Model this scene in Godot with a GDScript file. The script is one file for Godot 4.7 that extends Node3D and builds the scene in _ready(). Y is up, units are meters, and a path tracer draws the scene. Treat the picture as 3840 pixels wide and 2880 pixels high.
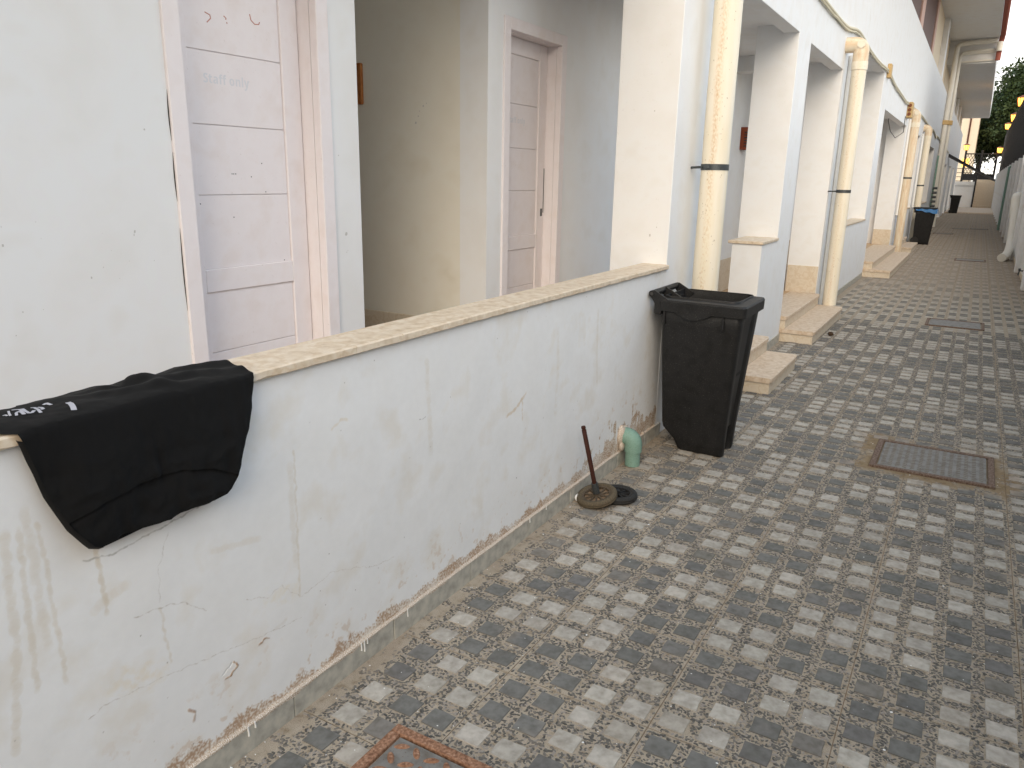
extends Node3D
# A narrow paved alley beside a white plastered block, at the end of the day.

const F := -1.581          # outer face of the block, along the alley
const P := 0.497           # side of a paving tile
const PX := -1.126         # a joint between paving tiles, across
const PZ := -2.425         # a joint between paving tiles, along
const CAM := Vector3(0, 1.62, 0)

var rng := RandomNumberGenerator.new()
var noise := FastNoiseLite.new()
var taken := {}
var M := {}
var cam_basis: Basis

# ---------------------------------------------------------------- naming and nodes
func numbered(n: String) -> String:
	if not taken.has(n):
		taken[n] = 0
		return n
	taken[n] += 1
	return "%s_%03d" % [n, taken[n]]

func tag(o: Node, label: String, category: String, group := "", kind := "") -> void:
	if label: o.set_meta("label", label)
	if category: o.set_meta("category", category)
	if group: o.set_meta("group", group)
	if kind: o.set_meta("kind", kind)

func thing(called: String, at: Vector3, label: String, category: String, group := "", turn := 0.0) -> Node3D:
	var o := Node3D.new()
	o.name = numbered(called)
	add_child(o)
	o.position = at
	o.rotation.y = turn
	tag(o, label, category, group)
	return o

func put(mesh: Mesh, called: String, m: Material, parent: Node = self, at := Vector3.ZERO) -> MeshInstance3D:
	var o := MeshInstance3D.new()
	o.mesh = mesh
	o.material_override = m
	o.name = numbered(called) if parent == self else called
	parent.add_child(o, true)
	o.position = at
	return o

# geometry given in world places, hung under a thing
func part(st: SurfaceTool, called: String, m: Material, parent: Node = self) -> MeshInstance3D:
	var at := Vector3.ZERO
	if parent != self and parent.get_parent() == self and parent is Node3D and not (parent is MeshInstance3D):
		at = -parent.position
	return put(done(st), called, m, parent, at)

func structure(st: SurfaceTool, called: String, m: Material) -> MeshInstance3D:
	var o := part(st, called, m)
	o.set_meta("kind", "structure")
	return o

# ---------------------------------------------------------------- shapes
func start() -> SurfaceTool:
	var st := SurfaceTool.new()
	st.begin(Mesh.PRIMITIVE_TRIANGLES)
	return st

func done(st: SurfaceTool) -> ArrayMesh:
	st.generate_normals()
	return st.commit()

func poly(st: SurfaceTool, pts: Array, out: Vector3, smooth := -1) -> void:
	var n: Vector3 = (pts[1] - pts[0]).cross(pts[2] - pts[0])
	if pts.size() > 3 and n.length() < 1e-12:
		n = (pts[2] - pts[0]).cross(pts[3] - pts[0])
	var flip := n.dot(out) > 0
	st.set_smooth_group(smooth)
	st.set_uv(Vector2.ZERO)
	for i in range(1, pts.size() - 1):
		st.add_vertex(pts[0])
		if flip:
			st.add_vertex(pts[i + 1]); st.add_vertex(pts[i])
		else:
			st.add_vertex(pts[i]); st.add_vertex(pts[i + 1])

func box(st: SurfaceTool, a: Vector3, b: Vector3, bev := 0.0) -> void:
	var lo := a.min(b)
	var hi := a.max(b)
	var c := (lo + hi) / 2
	var h := (hi - lo) / 2
	var e: float = min(bev, min(h.x, min(h.y, h.z)) * 0.8)
	for k in 3:
		var u := (k + 1) % 3
		var v := (k + 2) % 3
		for s in [-1.0, 1.0]:
			var pts := []
			for q in [[-1, -1], [1, -1], [1, 1], [-1, 1]]:
				var p := Vector3.ZERO
				p[k] = s * h[k]
				p[u] = q[0] * (h[u] - e)
				p[v] = q[1] * (h[v] - e)
				pts.append(c + p)
			var out := Vector3.ZERO
			out[k] = s
			poly(st, pts, out)
	if e <= 0: return
	for k in 3:
		var u := (k + 1) % 3
		var v := (k + 2) % 3
		for su in [-1.0, 1.0]:
			for sv in [-1.0, 1.0]:
				var pts := []
				for q in [[-1, 0], [1, 0], [1, 1], [-1, 1]]:
					var p := Vector3.ZERO
					p[k] = q[0] * (h[k] - e)
					p[u] = su * (h[u] - (e if q[1] == 0 else 0.0))
					p[v] = sv * (h[v] - (0.0 if q[1] == 0 else e))
					pts.append(c + p)
				var out := Vector3.ZERO
				out[u] = su
				out[v] = sv
				poly(st, pts, out)
	for sx in [-1.0, 1.0]:
		for sy in [-1.0, 1.0]:
			for sz in [-1.0, 1.0]:
				poly(st, [c + Vector3(sx * h.x, sy * (h.y - e), sz * (h.z - e)), c + Vector3(sx * (h.x - e), sy * h.y, sz * (h.z - e)), c + Vector3(sx * (h.x - e), sy * (h.y - e), sz * h.z)], Vector3(sx, sy, sz))

# a tube along a path; uv: once round, and metres along
func tube(st: SurfaceTool, path: Array, radii, sides := 16, caps := true, vscale := 1.0) -> void:
	var rings := []
	var along := 0.0
	var up := Vector3(0.123, 0.231, 0.965).normalized()
	for i in path.size():
		var p: Vector3 = path[i]
		var d: Vector3
		if i == 0: d = path[1] - p
		elif i == path.size() - 1: d = p - path[i - 1]
		else: d = (path[i + 1] - p).normalized() + (p - path[i - 1]).normalized()
		d = d.normalized()
		if i > 0: along += p.distance_to(path[i - 1])
		var s := d.cross(up)
		if s.length() < 0.05: s = d.cross(Vector3.RIGHT)
		s = s.normalized()
		up = s.cross(d).normalized()
		var r: float = radii[i] if radii is Array else radii
		var ring := []
		for k in sides + 1:
			var a := TAU * k / sides
			ring.append([p + (s * cos(a) + up * sin(a)) * r, Vector2(float(k) / sides, along * vscale)])
		rings.append(ring)
	st.set_smooth_group(1)
	for i in rings.size() - 1:
		for k in sides:
			var a = rings[i][k]
			var b = rings[i][k + 1]
			var c = rings[i + 1][k + 1]
			var d = rings[i + 1][k]
			for q in [a, b, c, a, c, d]:
				st.set_uv(q[1])
				st.add_vertex(q[0])
	if caps:
		for e in [0, rings.size() - 1]:
			var pts := []
			for k in sides: pts.append(rings[e][k][0])
			var out: Vector3 = path[0] - path[1] if e == 0 else path[e] - path[e - 1]
			poly(st, pts, out)

func bend(a: Vector3, corner: Vector3, b: Vector3, r: float, n := 7) -> Array:
	var p := corner + (a - corner).normalized() * r
	var q := corner + (b - corner).normalized() * r
	var path := [a]
	for i in n + 1:
		var t := float(i) / n
		path.append(p.lerp(corner, t).lerp(corner.lerp(q, t), t))
	path.append(b)
	return path

func grid(st: SurfaceTool, nu: int, nv: int, f: Callable, uv := false, smooth := 1) -> void:
	var pts := []
	for i in nu + 1:
		var row := []
		for j in nv + 1:
			row.append(f.call(float(i) / nu, float(j) / nv))
		pts.append(row)
	st.set_smooth_group(smooth)
	st.set_uv(Vector2.ZERO)
	for i in nu:
		for j in nv:
			for q in [[0, 0], [1, 0], [1, 1], [0, 0], [1, 1], [0, 1]]:
				if uv: st.set_uv(Vector2(float(i + q[0]) / nu, 1.0 - float(j + q[1]) / nv))
				st.add_vertex(pts[i + q[0]][j + q[1]])

func dome(st: SurfaceTool, c: Vector3, r: Vector3, n := 7, m := 4, wob := 0.0) -> void:
	st.set_smooth_group(2)
	st.set_uv(Vector2.ZERO)
	var f := func(i: int, j: int) -> Vector3:
		var a := TAU * (i % n) / n
		var b := PI * (float(j) / m) - PI / 2
		var k: float = 1.0 + wob * noise.get_noise_3d(cos(a) * 60 + c.x * 900, sin(b) * 70 + c.z * 900, sin(a) * 60)
		return c + Vector3(cos(a) * cos(b), sin(b), sin(a) * cos(b)) * r * k
	for i in n:
		for j in m:
			var p = [f.call(i, j), f.call(i + 1, j), f.call(i + 1, j + 1), f.call(i, j + 1)]
			for q in ([0, 1, 2, 0, 2, 3] if j > 0 and j < m - 1 else ([0, 1, 2] if j == m - 1 else [0, 2, 3])):
				st.add_vertex(p[q])

# ---------------------------------------------------------------- textures and materials
func fnoise(sd: int, freq: float, oct := 4, kind := FastNoiseLite.TYPE_SIMPLEX_SMOOTH) -> FastNoiseLite:
	var n := FastNoiseLite.new()
	n.seed = sd
	n.frequency = freq
	n.noise_type = kind
	n.fractal_octaves = oct
	n.fractal_gain = 0.55
	return n

func lut(stops: Array) -> PackedByteArray:
	var g := PackedByteArray()
	g.resize(768)
	for i in 256:
		var t := i / 255.0
		var c: Color = stops[0][1]
		for s in stops.size() - 1:
			if t >= stops[s][0]:
				c = stops[s][1].lerp(stops[s + 1][1], clampf((t - stops[s][0]) / (stops[s + 1][0] - stops[s][0]), 0, 1))
		g[i * 3] = int(c.r * 255)
		g[i * 3 + 1] = int(c.g * 255)
		g[i * 3 + 2] = int(c.b * 255)
	return g

func grey(sd: int, freq: float, size := 512, oct := 4, kind := FastNoiseLite.TYPE_SIMPLEX_SMOOTH) -> Image:
	return fnoise(sd, freq, oct, kind).get_seamless_image(size, size)

func ramp(im: Image, stops: Array) -> ImageTexture:
	var g := lut(stops)
	var src := im.get_data()
	var out := PackedByteArray()
	out.resize(src.size() * 3)
	for i in src.size():
		var v := src[i] * 3
		out[i * 3] = g[v]
		out[i * 3 + 1] = g[v + 1]
		out[i * 3 + 2] = g[v + 2]
	return ImageTexture.create_from_image(Image.create_from_data(im.get_width(), im.get_height(), false, Image.FORMAT_RGB8, out))

func s(r: float, g: float, b: float) -> Color:
	return Color(r / 255.0, g / 255.0, b / 255.0)

func mat(c: Color, rough := 0.85, tex: Texture2D = null, scale := 1.0, bump: Texture2D = null, depth := 0.0) -> StandardMaterial3D:
	var m := StandardMaterial3D.new()
	m.albedo_color = c
	m.roughness = rough
	m.metallic_specular = 0.4
	if tex: m.albedo_texture = tex
	if tex or bump:
		m.uv1_triplanar = true
		m.uv1_world_triplanar = true
		m.uv1_scale = Vector3.ONE * scale
	if bump and depth >= 0.12:
		m.heightmap_enabled = true
		m.heightmap_texture = bump
		m.heightmap_scale = depth
	return m

func over(m: StandardMaterial3D, tex: Texture2D, scale: float) -> StandardMaterial3D:
	m.detail_enabled = true
	m.detail_blend_mode = BaseMaterial3D.BLEND_MODE_MUL
	m.detail_albedo = tex
	m.detail_uv_layer = BaseMaterial3D.DETAIL_UV_2
	m.uv2_triplanar = true
	m.uv2_world_triplanar = true
	m.uv2_scale = Vector3.ONE * scale
	return m

func make_materials() -> void:
	var W := Color.WHITE
	var soft := grey(3, 0.012, 512, 4)
	var fine := grey(5, 0.05, 512, 5)
	var grit := grey(7, 0.16, 512, 3)
	var softh := ImageTexture.create_from_image(soft)
	var fineh := ImageTexture.create_from_image(fine)
	var grith := ImageTexture.create_from_image(grit)
	var plaster_t := ramp(soft, [[0.0, s(241, 240, 238)], [0.4, s(245, 245, 245)], [0.62, s(246, 247, 248)], [0.9, s(241, 240, 238)], [1.0, s(234, 232, 228)]])
	var smudge := ramp(fine, [[0.0, s(226, 222, 216)], [0.1, s(248, 247, 246)], [0.2, W], [1.0, W]])
	M.plaster = over(mat(s(240, 240, 240), 0.9, plaster_t, 0.35), smudge, 0.9)
	M.plaster_in = mat(s(238, 238, 238), 0.9, plaster_t, 0.3)
	M.cream = mat(s(238, 222, 198), 0.9, plaster_t, 0.4)
	var stone_t := ramp(fine, [[0.0, s(206, 190, 168)], [0.3, s(228, 216, 200)], [0.6, s(238, 229, 216)], [1.0, s(245, 239, 230)]])
	var vein := ramp(grey(11, 0.018, 512, 5, FastNoiseLite.TYPE_PERLIN), [[0.0, s(236, 228, 216)], [0.38, W], [0.5, s(243, 236, 226)], [0.6, W], [1.0, s(246, 241, 235)]])
	M.coping = over(mat(s(237, 230, 220), 0.5, stone_t, 0.6), vein, 1.1)
	M.step = over(mat(s(226, 216, 206), 0.6, stone_t, 0.6), vein, 0.8)
	M.dado = mat(s(214, 202, 184), 0.6, vein, 0.9)
	var slate_t := ramp(soft, [[0.0, s(150, 147, 140)], [0.4, s(172, 169, 161)], [0.6, s(182, 179, 170)], [1.0, s(198, 192, 180)]])
	M.skirting = over(mat(s(250, 250, 248), 0.45, slate_t, 2.4), smudge, 2.5)
	var door_t := ramp(soft, [[0.0, s(246, 242, 243)], [0.5, s(250, 247, 248)], [1.0, s(244, 238, 236)]])
	M.door = over(mat(s(239, 235, 235), 0.55, door_t, 0.8, fineh, 0.02), smudge, 1.3)
	M.pale = mat(s(217, 216, 220), 0.7)
	M.passage = mat(s(237, 232, 219), 0.9, plaster_t, 0.3)
	M.mark = mat(s(64, 62, 62), 0.8)
	M.scuff = mat(s(192, 190, 187), 0.9)
	M.porch_floor = mat(s(194, 166, 134), 0.7, vein, 0.9)
	M.scribble = mat(s(196, 142, 128), 0.8)
	M.metal = mat(s(84, 88, 90), 0.45, ramp(fine, [[0.0, s(150, 130, 110)], [0.35, W], [1.0, W]]), 3.0)
	M.metal.metallic = 0.6
	M.rust = mat(W, 0.9, ramp(fine, [[0.0, s(92, 62, 48)], [0.4, s(134, 98, 76)], [0.7, s(160, 122, 98)], [1.0, s(186, 160, 140)]]), 2.6, grith, 0.12)
	M.axle = mat(s(150, 120, 108), 0.7, ramp(fine, [[0.0, s(60, 36, 28)], [0.5, s(104, 66, 50)], [1.0, s(130, 92, 74)]]), 6.0, grith, 0.05)
	M.plate = over(mat(s(208, 206, 202), 0.6, ramp(soft, [[0.0, s(120, 112, 104)], [0.5, s(150, 149, 147)], [1.0, s(164, 162, 160)]]), 2.2, grith, 0.03), ramp(fine, [[0.0, s(140, 96, 70)], [0.16, s(206, 186, 172)], [0.26, W], [1.0, W]]), 2.3)
	M.tread = mat(s(134, 128, 120), 0.7)
	M.rust_dark = mat(W, 0.9, ramp(fine, [[0.0, s(72, 56, 48)], [0.5, s(112, 92, 80)], [1.0, s(150, 138, 126)]]), 2.6)
	M.rubber = mat(W, 0.9, ramp(fine, [[0.0, s(56, 50, 42)], [0.5, s(86, 77, 62)], [1.0, s(124, 108, 86)]]), 5.0, grith, 0.06)
	M.hub_dusty = mat(W, 0.9, ramp(fine, [[0.0, s(52, 46, 40)], [0.5, s(84, 74, 62)], [1.0, s(120, 104, 86)]]), 5.0)
	M.rubber_dark = mat(W, 0.85, ramp(fine, [[0.0, s(30, 30, 31)], [0.5, s(44, 44, 44)], [1.0, s(72, 68, 60)]]), 5.0, grith, 0.06)
	M.plastic_rim = mat(s(40, 40, 41), 0.55)
	var dust := ramp(grit, [[0.0, s(28, 28, 29)], [0.58, s(30, 30, 31)], [0.72, s(42, 41, 40)], [0.86, s(84, 81, 76)], [1.0, s(130, 124, 116)]])
	M.bin = over(mat(W, 0.5, dust, 1.3, grith, 0.02), ramp(soft, [[0.0, W], [0.55, s(240, 240, 240)], [0.8, s(190, 188, 184)], [1.0, W]]), 1.7)
	M.bin_in = mat(s(22, 22, 24), 0.6)
	M.bag = mat(s(44, 104, 158), 0.4)
	M.cloth = mat(s(9, 9, 10), 1.0, ramp(grit, [[0.0, s(196, 196, 196)], [1.0, W]]), 4.0, grith, 0.03)
	M.cloth.rim_enabled = true
	M.cloth.rim = 0.08
	M.print = mat(s(176, 176, 184), 0.9)
	M.green = mat(s(130, 160, 148), 0.6, ramp(fine, [[0.0, s(206, 196, 180)], [0.35, W], [0.7, s(226, 236, 230)], [1.0, s(236, 226, 214)]]), 3.0)
	M.putty = mat(s(220, 216, 208), 0.95, ramp(grit, [[0.0, s(160, 128, 100)], [0.42, s(190, 164, 140)], [0.55, W], [1.0, W]]), 3.0)
	M.wood = mat(s(176, 116, 62), 0.6, ramp(soft, [[0.0, s(210, 190, 170)], [1.0, W]]), 3.0)
	M.terracotta = mat(s(150, 76, 48), 0.7, ramp(fine, [[0.0, s(200, 190, 180)], [1.0, W]]), 4.0)
	M.brown = mat(s(86, 42, 28), 0.6, ramp(soft, [[0.0, s(220, 214, 208)], [1.0, W]]), 0.8)
	M.pinkish = mat(s(206, 172, 160), 0.7)
	M.fence = mat(s(54, 53, 54), 0.6, ramp(soft, [[0.0, s(200, 200, 200)], [1.0, W]]), 0.7)
	M.black_metal = mat(s(36, 35, 36), 0.5)
	M.cable = mat(s(208, 200, 176), 0.6)
	M.old_box = mat(s(198, 170, 122), 0.7, ramp(fine, [[0.0, s(180, 150, 120)], [0.5, W], [1.0, W]]), 6.0)
	M.socket = mat(s(120, 72, 48), 0.7)
	M.conduit = mat(s(232, 232, 230), 0.5)
	M.white_pipe = mat(s(234, 230, 220), 0.5, plaster_t, 0.8)
	M.pink_pipe = mat(s(170, 104, 92), 0.7, ramp(fine, [[0.0, s(200, 180, 170)], [1.0, W]]), 3.0)
	# paving
	M.tile = over(mat(W, 0.95, ramp(grit, [[0.0, s(190, 186, 180)], [0.45, s(236, 234, 232)], [1.0, W]]), 2.6), ramp(fine, [[0.0, s(196, 186, 172)], [0.4, s(240, 238, 234)], [1.0, W]]), 0.8)
	M.tile.vertex_color_use_as_albedo = true
	M.inlay = over(mat(W, 0.85, ramp(fine, [[0.0, s(226, 224, 220)], [0.35, s(243, 243, 242)], [0.7, W], [1.0, W]]), 1.3), ramp(soft, [[0.0, s(212, 210, 206)], [0.5, s(243, 243, 243)], [0.75, W], [1.0, W]]), 2.3)
	M.inlay.vertex_color_use_as_albedo = true
	M.pebble = mat(W, 0.6)
	M.pebble.vertex_color_use_as_albedo = true
	M.bed = mat(s(150, 130, 108), 1.0, ramp(fine, [[0.0, s(190, 180, 170)], [1.0, W]]), 1.0)
	M.ground = mat(s(150, 138, 120), 1.0, ramp(soft, [[0.0, s(190, 180, 170)], [1.0, W]]), 0.1)
	# trees and far things
	M.leaf = mat(W, 0.7)
	M.leaf.vertex_color_use_as_albedo = true
	M.leaf.backlight_enabled = true
	M.leaf.backlight = Color(0.25, 0.3, 0.1)
	M.bark = mat(s(92, 74, 58), 0.95, ramp(fine, [[0.0, s(150, 150, 150)], [1.0, W]]), 2.0)
	M.glass_lamp = mat(s(255, 196, 110), 0.5)
	M.glass_lamp.emission_enabled = true
	M.glass_lamp.emission = s(255, 190, 80)
	M.glass_lamp.emission_energy_multiplier = 1.2
	M.lit = M.glass_lamp.duplicate()
	M.lit.emission_energy_multiplier = 0.9
	M.pipe = []
	for k in 4: M.pipe.append(pipe_material(k))
	M.front = front_wall_material()

# old cream drain pipe: a rusty streak runs down one side of it
func pipe_material(k: int) -> StandardMaterial3D:
	var w := 160
	var h := 768
	var n := fnoise(40 + k, 0.03, 4)
	var n2 := fnoise(60 + k, 0.26, 3)
	var at: float = [0.26, 0.27, 0.2, 0.24][k]
	var strong: float = [0.7, 0.4, 0.9, 0.35][k]
	var data := PackedByteArray()
	data.resize(w * h * 3)
	for y in h:
		for x in w:
			var u := float(x) / w
			var a := n.get_noise_2d(x * 1.6, y * 0.25)
			var b := n2.get_noise_2d(x, y * 0.6)
			var c := Vector3(228, 220, 202) + Vector3(4, 6, 12) * a
			var d: float = abs(u - at - 0.02 * n.get_noise_1d(y * 0.5)) / 0.055
			var r: float = clampf(1.0 - d, 0, 1) * strong * clampf(0.30 + b * 0.9 + a * 0.7, 0, 1)
			if k == 2: r = maxf(r, clampf(0.3 + a * 0.5, 0, 0.5))
			c = c.lerp(Vector3(194, 154, 110), clampf(r, 0, 0.8))
			if b > 0.5 and d < 2.6 and n.get_noise_2d(y * 0.7, x * 2.0) > 0.2: c = c.lerp(Vector3(110, 92, 74), 0.45)
			var o := (y * w + x) * 3
			data[o] = int(clampf(c.x, 0, 255))
			data[o + 1] = int(clampf(c.y, 0, 255))
			data[o + 2] = int(clampf(c.z, 0, 255))
	var m := StandardMaterial3D.new()
	m.albedo_texture = ImageTexture.create_from_image(Image.create_from_data(w, h, false, Image.FORMAT_RGB8, data))
	m.roughness = 0.55
	m.metallic_specular = 0.4
	return m

# the old paint of the low wall: runs, cracks, flakes and salts where the photograph has them
const FZ0 := -0.30
const FZ1 := -4.53
const FY0 := 0.0
const FY1 := 1.083
func front_wall_material() -> StandardMaterial3D:
	var w := 2048
	var h := 540
	var data := PackedFloat32Array()
	data.resize(w * h * 3)
	var hgt := PackedFloat32Array()
	hgt.resize(w * h)
	var soft := fnoise(21, 0.006, 4).get_image(w, h).get_data()
	var fine := fnoise(22, 0.045, 4).get_image(w, h).get_data()
	var band := fnoise(23, 0.012, 5).get_image(w, h).get_data()
	var grain := fnoise(25, 0.17, 3).get_image(w, h).get_data()
	var vert := fnoise(24, 0.02, 4)
	var vcol := PackedFloat32Array()
	for x in w: vcol.append(vert.get_noise_2d(x * 1.7, 7.0))
	var ppm := w / absf(FZ1 - FZ0)
	for y in h:
		var m := FY1 - (FY1 - FY0) * (y + 0.5) / h     # metres above the paving
		for x in w:
			var i := y * w + x
			var a := soft[i] / 255.0 - 0.5
			var b := fine[i] / 255.0 - 0.5
			var g := band[i] / 255.0 - 0.5
			var c := Vector3(229, 229, 229) + Vector3(5, 6, 8) * a + Vector3(4, 4, 4) * b
			# greyish yellow patches of old damp
			var d := clampf((a * 1.2 + g * 0.8 + vcol[x] * 0.12 - 0.06) * 2.0, 0, 1)
			c = c.lerp(Vector3(218, 212, 202), d * 0.52)
			# salts and bare render above the skirting, with a ragged edge
			var top := 0.126 + 0.03 * g + 0.04 * a + 0.012 * vcol[x]
			var z := FZ0 + (FZ1 - FZ0) * x / w
			var q := 0.0
			if z < -3.3: q = clampf((-3.3 - z) / 0.45, 0, 1) * clampf((-z < 4.3) as int + 0.7, 0, 1)
			top += q * (0.09 + 0.2 * g + 0.1 * vcol[x])
			var gr := grain[i] / 255.0 - 0.5
			var t := clampf((top - m) / 0.014 + b * 1.6 + gr * 1.4, 0, 1)
			if t > 0:
				var bare := clampf(0.40 + g * 1.6 + gr * 2.6 + 0.3 * clampf(1.0 - (top - m) / 0.02, 0, 1), 0, 1)
				c = c.lerp(Vector3(218, 210, 200).lerp(Vector3(166, 137, 112), bare), t * 0.88)
				hgt[i] += (b * 0.7 - 0.35 * bare) * t
			elif m < top + 0.2:
				var u := clampf((b + g * 0.8 - 0.20) * 6.0, 0, 1) * clampf((top + 0.2 - m) / 0.2, 0, 1)
				c = c.lerp(Vector3(196, 174, 154), u * 0.5)
			hgt[i] += a * 0.5 + b * 0.16
			data[i * 3] = c.x
			data[i * 3 + 1] = c.y
			data[i * 3 + 2] = c.z
	# strokes: [colour, strength, width in px, relief, points (z, y)]
	var tan := Vector3(204, 193, 176)
	var strokes := [
		[tan, 0.75, 4.2, 0, [Vector2(-0.862, 0.86), Vector2(-0.868, 0.80), Vector2(-0.874, 0.70), Vector2(-0.878, 0.613)]],
		[tan, 0.5, 7, 0, [Vector2(-0.69, 0.90), Vector2(-0.68, 0.65), Vector2(-0.646, 0.39)]],
		[tan, 0.55, 5, 0, [Vector2(-0.718, 0.9), Vector2(-0.715, 0.775), Vector2(-0.706, 0.51)]],
		[tan, 0.5, 4, 0, [Vector2(-0.757, 0.9), Vector2(-0.761, 0.794), Vector2(-0.767, 0.496)]],
		[tan, 0.35, 7, 0, [Vector2(-0.735, 0.94), Vector2(-0.74, 0.72), Vector2(-0.742, 0.6)]],
		[tan, 0.5, 3.4, 0, [Vector2(-1.467, 0.84), Vector2(-1.462, 0.6), Vector2(-1.457, 0.358)]],
		[tan, 0.3, 8, 0, [Vector2(-1.448, 0.8), Vector2(-1.446, 0.6), Vector2(-1.45, 0.47)]],
		[Vector3(170, 168, 164), 0.7, 1.8, 0, [Vector2(-0.838, 0.771), Vector2(-0.908, 0.758), Vector2(-1.006, 0.768), Vector2(-1.129, 0.786), Vector2(-1.2, 0.80)]],
		[Vector3(172, 166, 158), 0.45, 1.1, -0.2, [Vector2(-1.049, 0.753), Vector2(-1.013, 0.677), Vector2(-1.008, 0.575)]],
		[tan, 0.5, 3, 0, [Vector2(-1.006, 0.56), Vector2(-1.012, 0.47), Vector2(-1.02, 0.394)]],
		[Vector3(150, 138, 126), 0.55, 1.0, -0.5, [Vector2(-0.80, 0.372), Vector2(-0.836, 0.383), Vector2(-0.933, 0.375), Vector2(-1.045, 0.356), Vector2(-1.187, 0.329), Vector2(-1.319, 0.305), Vector2(-1.457, 0.289)]],
		[Vector3(164, 152, 138), 0.5, 1.0, -0.4, [Vector2(-1.259, 0.452), Vector2(-1.338, 0.419), Vector2(-1.387, 0.432), Vector2(-1.462, 0.356), Vector2(-1.595, 0.379), Vector2(-1.70, 0.345), Vector2(-1.786, 0.306), Vector2(-1.9, 0.29)]],
		[Vector3(160, 150, 140), 0.5, 1.2, -0.3, [Vector2(-0.936, 0.571), Vector2(-1.017, 0.56), Vector2(-1.073, 0.544), Vector2(-1.136, 0.482)]],
		[Vector3(206, 192, 172), 0.35, 10, 0, [Vector2(-0.85, 0.64), Vector2(-0.889, 0.656), Vector2(-0.942, 0.67)]],
		[Vector3(208, 196, 178), 0.3, 7, 0, [Vector2(-1.161, 0.645), Vector2(-1.25, 0.63), Vector2(-1.327, 0.617)]],
		[Vector3(190, 160, 124), 0.5, 6, 0, [Vector2(-2.66, 0.62), Vector2(-2.74, 0.64), Vector2(-2.82, 0.69)]],
		[Vector3(190, 160, 124), 0.35, 4, 0, [Vector2(-2.78, 0.67), Vector2(-2.79, 0.60), Vector2(-2.79, 0.56)]],
		[tan, 0.35, 10, 0, [Vector2(-2.1, 0.98), Vector2(-2.11, 0.8), Vector2(-2.12, 0.62)]],
		[tan, 0.3, 12, 0, [Vector2(-3.1, 0.95), Vector2(-3.12, 0.7), Vector2(-3.11, 0.5)]],
		[tan, 0.3, 9, 0, [Vector2(-3.55, 0.96), Vector2(-3.56, 0.72), Vector2(-3.58, 0.55)]],
		[Vector3(216, 200, 172), 0.55, 26, 0, [Vector2(-0.87, 0.43), Vector2(-0.93, 0.40), Vector2(-1.0, 0.38)]],
		[Vector3(218, 206, 182), 0.45, 22, 0, [Vector2(-1.33, 0.42), Vector2(-1.404, 0.394), Vector2(-1.46, 0.39)]],
		[Vector3(200, 192, 180), 0.3, 5, 0.4, [Vector2(-1.40, 0.315), Vector2(-1.377, 0.305), Vector2(-1.35, 0.30)]],
		[Vector3(170, 140, 118), 0.7, 2.2, -1.2, [Vector2(-1.33, 0.288), Vector2(-1.309, 0.294), Vector2(-1.29, 0.285)]],
		[Vector3(240, 240, 238), 0.7, 2, 1.0, [Vector2(-1.16, 0.262), Vector2(-1.181, 0.272), Vector2(-1.2, 0.286)]],
		[Vector3(170, 134, 104), 0.7, 2.4, -1.2, [Vector2(-1.205, 0.285), Vector2(-1.215, 0.262), Vector2(-1.19, 0.245), Vector2(-1.17, 0.243)]],
		[Vector3(146, 108, 84), 0.8, 3.2, -1.5, [Vector2(-1.052, 0.226), Vector2(-1.07, 0.21), Vector2(-1.066, 0.185)]],
		[Vector3(120, 116, 112), 0.6, 1.2, 0, [Vector2(-2.05, 0.77), Vector2(-2.09, 0.775)]],
		[Vector3(212, 198, 176), 0.6, 4, 0, [Vector2(-1.62, 0.86), Vector2(-1.66, 0.885), Vector2(-1.69, 0.87)]],
		[Vector3(90, 84, 80), 0.9, 1.6, 0, [Vector2(-1.585, 0.448), Vector2(-1.588, 0.446)]],
		[Vector3(90, 84, 80), 0.9, 1.8, 0, [Vector2(-2.75, 0.30), Vector2(-2.753, 0.297)]],
	]
	var wig := fnoise(31, 0.05, 3)
	for k in strokes.size():
		var sk = strokes[k]
		var pts: Array = sk[4]
		for e in pts.size() - 1:
			var a := Vector2((FZ0 - pts[e].x) * ppm, (FY1 - pts[e].y) * ppm)
			var b := Vector2((FZ0 - pts[e + 1].x) * ppm, (FY1 - pts[e + 1].y) * ppm)
			var steps := int(a.distance_to(b) / maxf(0.5, sk[2] * 0.35)) + 1
			for q in steps:
				var p := a.lerp(b, float(q) / steps)
				p += Vector2(wig.get_noise_2d(p.x, p.y + k * 50), wig.get_noise_2d(p.y, p.x + k * 70)) * 3.0
				var r: float = sk[2] * (0.75 + 0.5 * wig.get_noise_2d(p.x * 2.0 + 300, p.y * 2.0))
				var n := int(ceil(r)) + 1
				for dy in range(-n, n + 1):
					for dx in range(-n, n + 1):
						var x := int(p.x) + dx
						var y := int(p.y) + dy
						if x < 0 or y < 0 or x >= w or y >= h: continue
						var f: float = clampf(r - Vector2(x + 0.5, y + 0.5).distance_to(p), 0, 1)
						if r > 8: f *= clampf((fine[y * w + x] / 255.0 - 0.3) * 2.0, 0, 1)
						f *= sk[1] * (0.5 if sk[2] < 3 else 0.22 + 0.06 / sk[2])
						if f <= 0: continue
						var i := (y * w + x) * 3
						data[i] = lerpf(data[i], sk[0].x, f)
						data[i + 1] = lerpf(data[i + 1], sk[0].y, f)
						data[i + 2] = lerpf(data[i + 2], sk[0].z, f)
						hgt[y * w + x] += (sk[3] - hgt[y * w + x]) * f if sk[3] != 0 else 0.0
	# dark pin marks
	rng.seed = 77
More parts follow.
